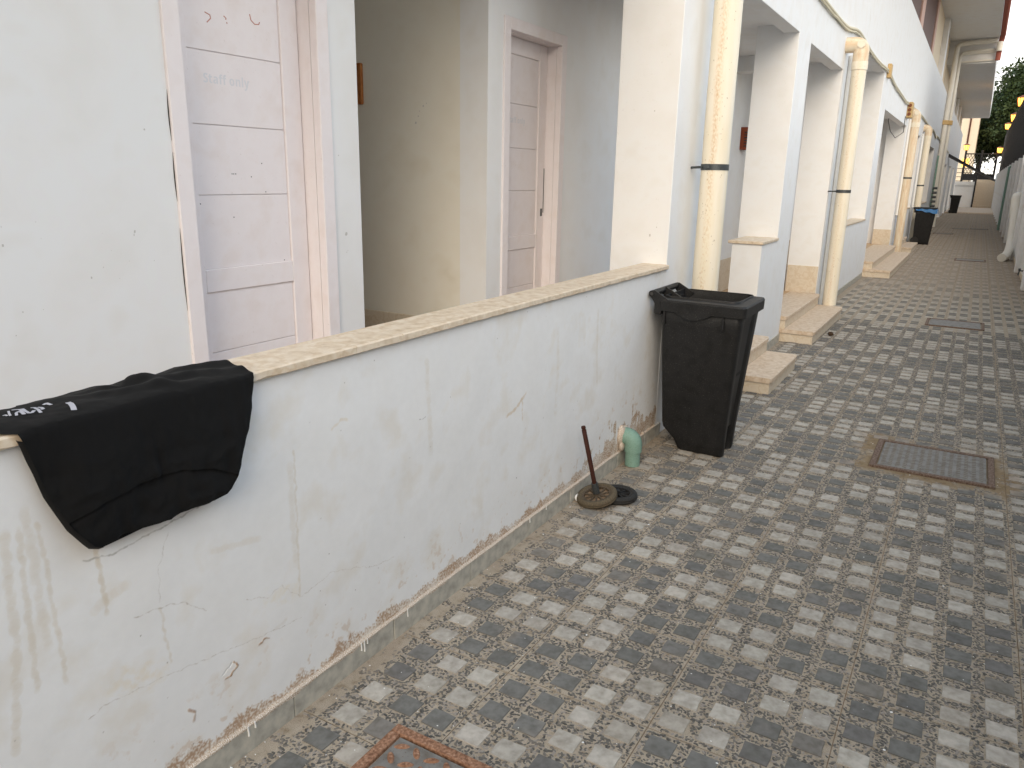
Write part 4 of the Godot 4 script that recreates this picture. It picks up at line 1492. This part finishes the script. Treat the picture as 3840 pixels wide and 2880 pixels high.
func wheelie_bins() -> void:
	var o := bin_thing(Vector3(-1.24, 0.003, -4.5), "open black wheelie bin without lid or wheels against the low wall")
	# the rim and handle are local to the bin: origin at (-1.24, 0, -4.5)
	bin_parts(o, true)
	var o2 := bin_thing(Vector3(-1.155, 0.0, -23.95), "black wheelie bin with a blue bag under its lid")
	bin_parts(o2, false)
	lid(o2)
	var st := start()
	var f := func(a: float, b: float) -> Vector3:
		var x := lerpf(-0.26, 0.262, a)
		var y := 0.945 - 0.10 * b * (0.3 + 0.9 * a) - 0.01 * sin(a * 17)
		return Vector3(x, y, 0.282 + 0.02 * b + 0.006 * sin(a * 23 + b * 5))
	grid(st, 16, 4, f)
	grid(st, 10, 4, func(a, b): return Vector3(0.262 + 0.02 * b, 0.945 - 0.13 * b, lerpf(0.285, -0.1, a) + 0.005 * sin(a * 20)))
	put(done(st), "bag", M.bag, o2)
	var o3 := bin_thing(Vector3(-1.10, 0.0, -50.9), "far black wheelie bin closed beside the last pipes")
	bin_parts(o3, false)
	lid(o3)

func bin_thing(at: Vector3, label: String) -> Node3D:
	return thing("wheelie_bin", at, label, "bin", "black wheelie bins")

func lid(o: Node3D) -> void:
	var st := start()
	box(st, Vector3(-0.29, 0.945, 0.285), Vector3(0.25, 0.985, -0.215), 0.015)
	put(done(st), "lid", M.plastic_rim, o)

func bin_parts(o: Node3D, detail: bool) -> void:
	var st := start()
	# body: [y, back x, front x, far z, near z, radius, channel]
	var prof := [[0.0, -0.120, 0.140, -0.115, 0.125, 0.02, 0.075], [0.012, -0.140, 0.143, -0.13, 0.136, 0.025, 0.075], [0.064, -0.163, 0.146, -0.137, 0.144, 0.028, 0.075], [0.10, -0.200, 0.148, -0.138, 0.147, 0.028, 0.07], [0.138, -0.236, 0.150, -0.14, 0.150, 0.03, 0.05], [0.165, -0.243, 0.152, -0.141, 0.153, 0.03, 0.018], [0.5, -0.253, 0.178, -0.165, 0.20, 0.033, 0.014], [0.80, -0.260, 0.203, -0.18, 0.236, 0.035, 0.012], [0.90, -0.262, 0.211, -0.186, 0.25, 0.035, 0.0], [0.943, -0.262, 0.163, -0.195, 0.182, 0.05, 0.0]]
	var secs := []
	for p in prof: secs.append(section(p[0], p[1], p[2], p[3], p[4], p[5], p[6], 0))
	loft(st, secs, true)
	put(done(st), "body", M.bin, o)
	st = start()
	var inner := []
	for p in [[0.03, -0.15, 0.06, -0.12, 0.12, 0.03], [0.5, -0.245, 0.165, -0.158, 0.185, 0.04], [0.9, -0.255, 0.17, -0.186, 0.18, 0.05], [0.948, -0.262, 0.166, -0.198, 0.184, 0.05]]: inner.append(section(p[0], p[1], p[2], p[3], p[4], p[5], 0, 0))
	loft(st, inner, true)
	put(done(st), "inside", M.bin_in, o)
	# rim: a flat collar with a skirt; its near skirt hangs in a wave
	st = start()
	var lip := section(0.950, -0.268, 0.168, -0.20, 0.186, 0.05, 0, 0)
	var lip2 := section(0.940, -0.271, 0.172, -0.203, 0.19, 0.05, 0, 0)
	var lip_in := section(0.950, -0.261, 0.162, -0.193, 0.18, 0.05, 0, 0)
	var top := section(0.938, -0.274, 0.226, -0.206, 0.259, 0.03, 0, 0)
	var edge := section(0.928, -0.278, 0.232, -0.21, 0.265, 0.032, 0, 0)
	var hem := section(0.872, -0.276, 0.230, -0.208, 0.262, 0.032, 0, 0)
	var hem2 := section(0.874, -0.268, 0.218, -0.20, 0.250, 0.03, 0, 0)
	for k in hem.size():
		if hem[k].z > 0.2:
			var x: float = hem[k].x
			hem[k].y -= 0.0
	loft(st, [lip_in, lip, lip2, top, edge, hem, hem2], false, true)
	# scallop of the near skirt
	var w := func(a: float, b: float) -> Vector3:
		var x := lerpf(-0.19, 0.06, a)
		var d := 0.042 * pow(sin(a * PI), 1.3)
		return Vector3(x, 0.875 - b * d, 0.262 - 0.001 * b)
	grid(st, 16, 2, w)
	grid(st, 16, 2, func(a, b): return w.call(a, b) + Vector3(0, 0, -0.006))
	put(done(st), "rim", M.bin, o)
	# ribs under the rim
	for x in [-0.235, 0.11]:
		st = start()
		box(st, Vector3(x - 0.007, 0.79, 0.22), Vector3(x + 0.007, 0.875, 0.258), 0.003)
		put(done(st), "rib", M.bin, o)
	# handle bar on brackets
	st = start()
	tube(st, [Vector3(-0.316, 0.966, 0.262), Vector3(-0.316, 0.966, -0.19)], 0.0185, 16)
	put(done(st), "handle", M.bin, o)
	for z in [0.252, 0.06, -0.175]:
		st = start()
		var a := Vector3(-0.316, 0.966, z)
		for q in [[Vector3(-0.335, 0.966, z), Vector3(-0.300, 0.985, z), Vector3(-0.20, 0.93, z), Vector3(-0.262, 0.86, z)]]:
			for sd in [-0.006, 0.006]: poly(st, [q[0] + Vector3(0, 0, sd), q[1] + Vector3(0, 0, sd), q[2] + Vector3(0, 0, sd), q[3] + Vector3(0, 0, sd)], Vector3(0, 0, sd))
			for e in 4: poly(st, [q[e] + Vector3(0, 0, -0.006), q[(e + 1) % 4] + Vector3(0, 0, -0.006), q[(e + 1) % 4] + Vector3(0, 0, 0.006), q[e] + Vector3(0, 0, 0.006)], q[e] - Vector3(-0.26, 0.93, z))
		put(done(st), "handle_bracket", M.bin, o)
	st = start()
	box(st, Vector3(-0.30, 0.845, 0.255), Vector3(-0.255, 0.925, -0.2), 0.006)
	put(done(st), "hinge_block", M.bin, o)
	if detail:
		st = start()
		tube(st, [Vector3(-0.316, 0.966, 0.2632), Vector3(-0.316, 0.966, 0.2645)], 0.009, 12)
		put(done(st), "handle_bore", M.mark, o)
	else:
		for z in [0.17, -0.17]:
			st = start()
			tube(st, [Vector3(-0.2, 0.1, z - 0.02), Vector3(-0.2, 0.1, z + 0.02)], 0.1, 18)
			put(done(st), "wheel", M.rubber_dark, o)

# ---------------------------------------------------------------- wheels left on the paving
func wheel_parts(o: Node3D, tyre: Material, hub: Material) -> void:
	# axis along y, lying on its side; origin at the lower face
	var st := start()
	var n := 40
	var prof := [[0.074, 0.005], [0.086, 0.001], [0.098, 0.004], [0.105, 0.013], [0.1055, 0.0185], [0.102, 0.0195], [0.102, 0.0215], [0.1055, 0.0225], [0.105, 0.028], [0.098, 0.037], [0.086, 0.040], [0.074, 0.036]]
	st.set_smooth_group(1)
	for k in n:
		for i in prof.size():
			var p = prof[i]
			var q = prof[(i + 1) % prof.size()]
			var a := TAU * k / n
			var b := TAU * (k + 1) / n
			var v := [Vector3(cos(a) * p[0], p[1], sin(a) * p[0]), Vector3(cos(b) * p[0], p[1], sin(b) * p[0]), Vector3(cos(b) * q[0], q[1], sin(b) * q[0]), Vector3(cos(a) * q[0], q[1], sin(a) * q[0])]
			for e in [0, 1, 2, 0, 2, 3]: st.add_vertex(v[e])
	put(done(st), "tyre", tyre, o)
	st = start()
	for r in [[0.066, 0.0755]]:
		for k in n:
			var a := TAU * k / n
			var b := TAU * (k + 1) / n
			var ia := Vector3(cos(a), 0, sin(a))
			var ib := Vector3(cos(b), 0, sin(b))
			poly(st, [ia * r[0] + Vector3(0, 0.033, 0), ib * r[0] + Vector3(0, 0.033, 0), ib * r[1] + Vector3(0, 0.036, 0), ia * r[1] + Vector3(0, 0.036, 0)], Vector3.UP)
			poly(st, [ia * r[0] + Vector3(0, 0.033, 0), ib * r[0] + Vector3(0, 0.033, 0), ib * r[0] + Vector3(0, 0.007, 0), ia * r[0] + Vector3(0, 0.007, 0)], -ia)
			poly(st, [ia * r[0] + Vector3(0, 0.007, 0), ib * r[0] + Vector3(0, 0.007, 0), ib * r[1] + Vector3(0, 0.006, 0), ia * r[1] + Vector3(0, 0.006, 0)], Vector3.DOWN)
	put(done(st), "rim", hub, o)
	for k in 10:
		st = start()
		var a := TAU * k / 10
		var d := Vector3(cos(a), 0, sin(a))
		var sd := Vector3(-sin(a), 0, cos(a)) * 0.0035
		for e in [[0.012, 0.067]]:
			var p: Vector3 = d * e[0]
			var q: Vector3 = d * e[1]
			var lo := Vector3(0, 0.012, 0)
			var hi := Vector3(0, 0.028, 0)
			poly(st, [p - sd + hi, q - sd + hi, q + sd + hi, p + sd + hi], Vector3.UP)
			poly(st, [p - sd + hi, q - sd + hi, q - sd + lo, p - sd + lo], -sd)
			poly(st, [p + sd + hi, q + sd + hi, q + sd + lo, p + sd + lo], sd)
			poly(st, [p - sd + lo, q - sd + lo, q + sd + lo, p + sd + lo], Vector3.DOWN)
		put(done(st), "spoke", hub, o)
	st = start()
	tube(st, [Vector3(0, 0.004, 0), Vector3(0, 0.045, 0)], 0.016, 16)
	put(done(st), "hub", hub, o)

func wheels() -> void:
	var flat := thing("bin_wheel", Vector3(-1.392, 0.003, -3.475), "small black spoked bin wheel lying flat on the paving", "wheel", "bin wheels by the wall")
	wheel_parts(flat, M.rubber_dark, M.plastic_rim)
	var up := Vector3(-0.058, 0.43, 0.10).normalized()
	var o := thing("bin_wheel", Vector3(-1.456, 0.020, -3.372), "dusty spoked bin wheel with its rusty axle leaning on the low wall", "wheel", "bin wheels by the wall")
	var xa := up.cross(Vector3.BACK).normalized()
	o.basis = Basis(xa, up, xa.cross(up)).orthonormalized()
	wheel_parts(o, M.rubber, M.hub_dusty)
	var st := start()
	tube(st, [Vector3(0, 0.04, 0), Vector3(0, 0.098, 0)], [0.0185, 0.0165], 16)
	put(done(st), "hub_sleeve", M.metal, o)
	st = start()
	tube(st, [Vector3(0, 0.06, 0), Vector3(0, 0.405, 0), Vector3(0, 0.409, 0), Vector3(0, 0.414, 0), Vector3(0, 0.424, 0)], [0.0115, 0.0115, 0.008, 0.0115, 0.0105], 14)
	put(done(st), "axle", M.axle, o)
	st = start()
	tube(st, [Vector3(0, 0.008, 0), Vector3(0, 0.018, 0)], 0.0665, 24)
	put(done(st), "caked_dirt", M.bed, o)

# ---------------------------------------------------------------- the sweatshirt over the coping
const TOPY := 1.109
func curve(pts: Array, v: float) -> float:
	for i in pts.size() - 1:
		if v >= pts[i].x and v <= pts[i + 1].x:
			return lerpf(pts[i].y, pts[i + 1].y, (v - pts[i].x) / (pts[i + 1].x - pts[i].x))
	return pts[0].y if v < pts[0].x else pts[-1].y

func drape_top(z: float, x: float) -> float:
	# height of the cloth over the coping
	var t := clampf((F + 0.03 - x) / 0.17, 0, 1)
	var y := TOPY + 0.009 + 0.004 * sin(t * PI)
	y += 0.009 * clampf((-0.9 - z) * 8.0, 0.15, 1.0) * noise.get_noise_2d(z * 3.5 + 3, x * 5.0) + 0.004 * noise.get_noise_2d(z * 9, x * 9)
	y += 0.016 * exp(-pow((z + 1.10) / 0.03, 2)) * clampf(t * 1.6, 0, 1)
	y += 0.004 * sin((x + z * 0.4) * 70.0) * clampf(t * 2.0, 0, 1) * clampf((-0.9 - z) * 8.0, 0.0, 1.0)
	return y

func drape(a: float, v: float, layer: float) -> Vector3:
	# a: 0 at the far side, 1 at the near side; v: 0 behind, 0.35 at the front edge, 1 at the hem
	if v < 0.12:
		var t := v / 0.12
		var z := lerpf(-1.35, -0.585, a)
		return Vector3(-1.745 + 0.004 * noise.get_noise_2d(z * 6, v * 9), lerpf(TOPY - 0.12, drape_top(z, -1.735) - 0.004, t), z)
	if v < 0.38:
		var t := (v - 0.12) / 0.26
		var zr := lerpf(-1.352, -1.318, t)
		var zl := lerpf(-0.585, -0.735, pow(t, 1.6))
		var z := lerpf(zr, zl, a)
		var back := -1.722 + (0.03 * exp(-pow((z + 1.045) / 0.018, 2)) + 0.006 * noise.get_noise_1d(z * 14))
		var x := lerpf(back, F + 0.028, t)
		return Vector3(x, drape_top(z, x) - 0.006 * pow(t, 8) - layer * 0.004, z)
	var t := (v - 0.38) / 0.62
	var y := lerpf(1.108, 0.815, t)
	var zr := curve([Vector2(0.80, -1.13), Vector2(0.814, -1.150), Vector2(0.820, -1.183), Vector2(0.832, -1.202), Vector2(0.865, -1.226), Vector2(0.973, -1.278), Vector2(1.023, -1.299), Vector2(1.108, -1.318)], y)
	var zl := curve([Vector2(0.80, -0.87), Vector2(0.815, -0.865), Vector2(0.822, -0.846), Vector2(0.84, -0.832), Vector2(0.882, -0.805), Vector2(0.964, -0.772), Vector2(1.016, -0.760), Vector2(1.05, -0.750), Vector2(1.085, -0.742), Vector2(1.108, -0.735)], y)
	var z := lerpf(zr, zl, a)
	var sag := 0.012 * sin(a * PI) * t
	var fold := 0.013 * t * sin(z * 24.0 + y * 5.0 + 1.5 * sin(z * 9.0)) + 0.016 * t * noise.get_noise_2d(z * 6.0, y * 1.6) + 0.004 * noise.get_noise_2d(z * 16, y * 5)
	fold += 0.007 * t * (1.0 - absf(noise.get_noise_2d(z * 5.0 + y * 3.0, y * 7.0 - z * 2.0)) * 3.0)
	fold += -0.012 * exp(-pow((z + 1.03 - (1.0 - t) * 0.02) / 0.010, 2)) * clampf((t - 0.15) * 2.0, 0, 1) * clampf((0.75 - t) * 4.0, 0, 1)
	var out := 0.030 + 0.006 * sin(t * PI) + 0.032 * t * sin(clampf(a * 1.05, 0, 1) * PI)
	if layer > 0: return Vector3(F + 0.014 + 0.004 * sin(z * 20), y - 0.012 * t * (0.4 + 0.6 * a), z)
	return Vector3(F + maxf(0.017, out + fold), y + sag * 0.5 - 0.004 * pow(1 - t, 6), z)

func sweatshirt() -> void:
	var o := thing("sweatshirt", Vector3(F, TOPY, -1.0), "black sweatshirt with white lettering draped over the low wall coping", "sweatshirt")
	var seam := 0.79
	var f := func(a: float, v: float) -> Vector3:
		var p := drape(a, v, 0)
		return p
	# seam height changes along the hem
	var sv := func(a: float) -> float: return curve([Vector2(0.0, 0.895), Vector2(0.2, 0.815), Vector2(0.4, 0.765), Vector2(0.62, 0.765), Vector2(0.82, 0.785), Vector2(1.0, 0.83)], a)
	var st := start()
	grid(st, 110, 90, func(a, b): return f.call(a, b * sv.call(a)))
	part(st, "body", M.cloth, o)
	st = start()
	grid(st, 110, 14, func(a, b):
		var v: float = lerpf(sv.call(a), 1.0, b)
		var p: Vector3 = f.call(a, v)
		return p + Vector3(-0.0025 - 0.004 * exp(-b * 14.0), 0, 0))
	# the band turns in at the bottom
	grid(st, 110, 4, func(a, b):
		var p: Vector3 = f.call(a, 1.0)
		return p + Vector3(-0.0025 - 0.006 * b, -0.003 * sin(b * PI) + 0.02 * b * b, 0))
	part(st, "hem_band", M.cloth, o)
	st = start()
	grid(st, 80, 30, func(a, b): return drape(a, lerpf(0.38, 1.0, b), 1.0))
	part(st, "back_layer", M.cloth, o)
	# sides close the two layers
	for a in [0.0, 1.0]:
		st = start()
		grid(st, 30, 3, func(u, w):
			var v := lerpf(0.40, 1.0, u)
			var p := drape(a, v, 0)
			var q := drape(a, v, 1)
			return p.lerp(q, w) + Vector3(0, 0, (0.006 if a > 0.5 else -0.006) * sin(w * PI)))
		part(st, "side_fold", M.cloth, o)
	# printed strokes
	var strokes := [[0.010, [[-1.6437, -0.8864], [-1.6258, -0.8827], [-1.5999, -0.8726], [-1.5839, -0.8649]]], [0.007, [[-1.6752, -0.8509], [-1.6778, -0.8597], [-1.6584, -0.8588]]], [0.006, [[-1.6682, -0.8349], [-1.6615, -0.8377], [-1.6431, -0.8332], [-1.6429, -0.8283]]], [0.006, [[-1.673, -0.8231], [-1.6693, -0.829], [-1.6501, -0.8251], [-1.6226, -0.8172]]], [0.006, [[-1.6776, -0.8081], [-1.6572, -0.8036], [-1.6345, -0.7994], [-1.6347, -0.8057], [-1.6444, -0.8156]]], [0.005, [[-1.6389, -0.7772], [-1.6557, -0.7851], [-1.66, -0.7919], [-1.6527, -0.7936], [-1.6355, -0.7891]]], [0.005, [[-1.6826, -0.7898], [-1.6802, -0.7947], [-1.6759, -0.801], [-1.6569, -0.7973], [-1.6335, -0.7904]]], [0.004, [[-1.6822, -0.7834], [-1.6645, -0.7759], [-1.6491, -0.7703]]], [0.004, [[-1.6658, -0.7638], [-1.6674, -0.7691], [-1.6555, -0.7676]]]]
	for k in strokes.size():
		st = start()
		var pts: Array = strokes[k][1]
		var path := []
		for i in pts.size() - 1:
			for q in 6:
				path.append(Vector2(pts[i][0], pts[i][1]).lerp(Vector2(pts[i + 1][0], pts[i + 1][1]), q / 6.0))
		path.append(Vector2(pts[-1][0], pts[-1][1]))
		var w: float = strokes[k][0] * 0.55
		var prev := []
		for i in path.size():
			var d: Vector2 = (path[mini(i + 1, path.size() - 1)] - path[maxi(i - 1, 0)]).normalized()
			var nn := Vector2(-d.y, d.x) * w
			var row := []
			for e in [-1.0, -0.33, 0.33, 1.0]:
				var c: Vector2 = path[i] + nn * e
				row.append(Vector3(c.x, drape_top(c.y, c.x) + 0.0016, c.y))
			if i > 0:
				for e in 3: poly(st, [prev[e], prev[e + 1], row[e + 1], row[e]], Vector3.UP)
			prev = row
		part(st, "printed_letter", M.print, o)

# ---------------------------------------------------------------- small things
func small_things() -> void:
	# green outlet elbow low on the wall
	var o := thing("outlet_pipe", Vector3(-1.5, 0, -3.97), "green plastic outlet elbow coming out of the low wall", "pipe")
	var st := start()
	tube(st, bend(Vector3(F + 0.004, 0.172, -3.97), Vector3(-1.508, 0.172, -3.97), Vector3(-1.508, 0.088, -3.97), 0.05, 9), 0.0505, 22)
	part(st, "elbow", M.green, o)
	st = start()
	tube(st, [Vector3(-1.508, 0.003, -3.97), Vector3(-1.508, 0.095, -3.97)], 0.0435, 22)
	part(st, "spigot", M.green, o)
	st = start()
	dome(st, Vector3(F + 0.006, 0.172, -3.965), Vector3(0.026, 0.066, 0.068), 12, 8, 0.35)
	dome(st, Vector3(F + 0.014, 0.118, -3.94), Vector3(0.016, 0.03, 0.03), 9, 6, 0.5)
	part(st, "putty_collar", M.putty, o)
	# brown plates on the walls
	o = thing("wall_plate", Vector3(-3.6, 2.05, -4.1), "brown wooden plate with a black mark on the passage wall", "wall plate")
	st = start()
	box(st, Vector3(-3.585, 2.052, -4.11), Vector3(-3.80, 2.306, -4.085), 0.006)
	part(st, "board", M.wood, o)
	st = start()
	for q in [[Vector3(-3.626, 2.262, -4.0842), Vector3(-3.62, 2.288, -4.0842), Vector3(-3.614, 2.262, -4.0842)]]:
		tube(st, [q[0], q[1], q[2]], 0.0028, 5)
	tube(st, [Vector3(-3.6235, 2.27, -4.0842), Vector3(-3.6165, 2.27, -4.0842)], 0.0022, 5)
	part(st, "letter", M.mark, o)
	o = thing("wall_lamp", Vector3(-2.6, 1.97, -10.0), "reddish slotted clay wall lamp inside the second opening", "wall lamp")
	st = start()
	var bx := -2.62
	var sl := []
	tube(st, [Vector3(bx, 1.975, -9.98), Vector3(bx, 2.235, -9.98)], 0.12, 20)
	part(st, "shade", M.terracotta, o)
	for k in 6:
		st = start()
		box(st, Vector3(bx + 0.045, 2.01 + k * 0.032, -9.866), Vector3(bx + 0.085, 2.022 + k * 0.032, -9.92))
		part(st, "slot", M.mark, o)
	# bits of stone and plaster on the paving
	o = thing("plaster_lump", Vector3(-1.552, 0, -3.335), "white lump of plaster beside the dusty wheel", "plaster lump")
	st = start()
	dome(st, Vector3(-1.553, 0.018, -3.338), Vector3(0.013, 0.017, 0.02), 9, 6, 0.45)
	part(st, "lump", M.conduit, o)
	o = thing("stone", Vector3(-1.02, 0, -8.3), "small brown stone on the paving by the second steps", "stone")
	st = start()
	dome(st, Vector3(-1.165, 0.020, -8.8), Vector3(0.032, 0.022, 0.026), 10, 6, 0.5)
	part(st, "lump", M.bark, o)
	# scuffs and knocks on the plaster inside the porch
	st = start()
	rng.seed = 55
	var marks := [[1.331, -2.843, 0.012], [1.694, -2.811, 0.004], [1.242, -2.842, 0.004], [1.25, -2.85, 0.003], [1.396, -1.735, 0.006], [1.385, -1.73, 0.004], [1.754, -1.815, 0.005], [1.247, -1.552, 0.005], [1.376, -1.281, 0.005]]
	for k in 16: marks.append([rng.randf_range(0.95, 1.5), rng.randf_range(-1.0, -1.85), rng.randf_range(0.0014, 0.003)])
	for q in marks:
		var pts := []
		var ar := rng.randf() * TAU
		for e in 6: pts.append(Vector3(-2.6192, q[0] + sin(ar + e * 1.05) * q[2] * rng.randf_range(0.5, 1.3), q[1] + cos(ar + e * 1.05) * q[2] * rng.randf_range(0.4, 0.9)))
		poly(st, pts, Vector3.RIGHT)
	for q in [[-3.16, 1.93, 0.006], [-3.14, 1.97, 0.004], [-3.10, 2.03, 0.005], [-3.075, 2.045, 0.003], [-3.13, 2.0, 0.003]]:
		var pts := []
		for e in 6: pts.append(Vector3(q[0] + sin(e * 1.05) * q[2], q[1] + cos(e * 1.05) * q[2] * 1.3, -4.1092))
		poly(st, pts, Vector3.BACK)
	for q in [[1.28, -1.70, 0.010], [1.33, -1.66, 0.005], [2.0, -1.72, 0.006]]:
		var pts := []
		for e in 6: pts.append(Vector3(q[1] + sin(e * 1.05) * q[2] * 0.5, q[0] + cos(e * 1.05) * q[2], -4.5292))
		poly(st, pts, Vector3.BACK)
	var sc := part(st, "wall_scuffs", M.scuff)
	tag(sc, "small dark scuffs on the white porch walls", "scuffs", "", "stuff")
	# the open gap along the door casing
	var gp := thing("casing_gap", Vector3(-2.617, 1.1, -1.92), "dark ragged gap between the door casing and the plaster", "gap")
	for q in [[1.08, 1.40], [1.50, 1.68], [1.72, 1.90]]:
		st = start()
		var prev := []
		for e in 9:
			var yy := lerpf(q[0], q[1], e / 8.0)
			var ww := 0.0022 * sin(PI * e / 8.0) + 0.0004
			var row := [Vector3(-2.6188, yy, -1.9228), Vector3(-2.6188, yy, -1.9228 + ww * 2.0)]
			if e > 0: poly(st, [prev[0], prev[1], row[1], row[0]], Vector3.RIGHT)
			prev = row
		part(st, "crack", M.mark, gp)
	# flakes of paint on the paving
	st = start()
	rng.seed = 91
	for k in 520:
		var z := -1.0 - pow(rng.randf(), 1.4) * 4.6
		var x := F + 0.02 + pow(rng.randf(), 1.5) * 2.3
		var r := rng.randf_range(0.001, 0.0026)
		if rng.randf() < 0.08: r *= 2.0
		var a := rng.randf() * TAU
		var p := Vector3(x, 0.0045, z)
		var pts := []
		for e in 4: pts.append(p + Vector3(cos(a + e * 1.57) * r * rng.randf_range(0.7, 1.5), rng.randf_range(0, 0.0012), sin(a + e * 1.57) * r))
		poly(st, pts, Vector3.UP)
		poly(st, [pts[0], pts[1], p - Vector3(0, 0.002, 0)], pts[0] - p)
		poly(st, [pts[2], pts[3], p - Vector3(0, 0.002, 0)], pts[2] - p)
	var fl := part(st, "paint_flakes", M.conduit)
	tag(fl, "tiny white paint flakes scattered on the paving", "paint flakes", "", "stuff")
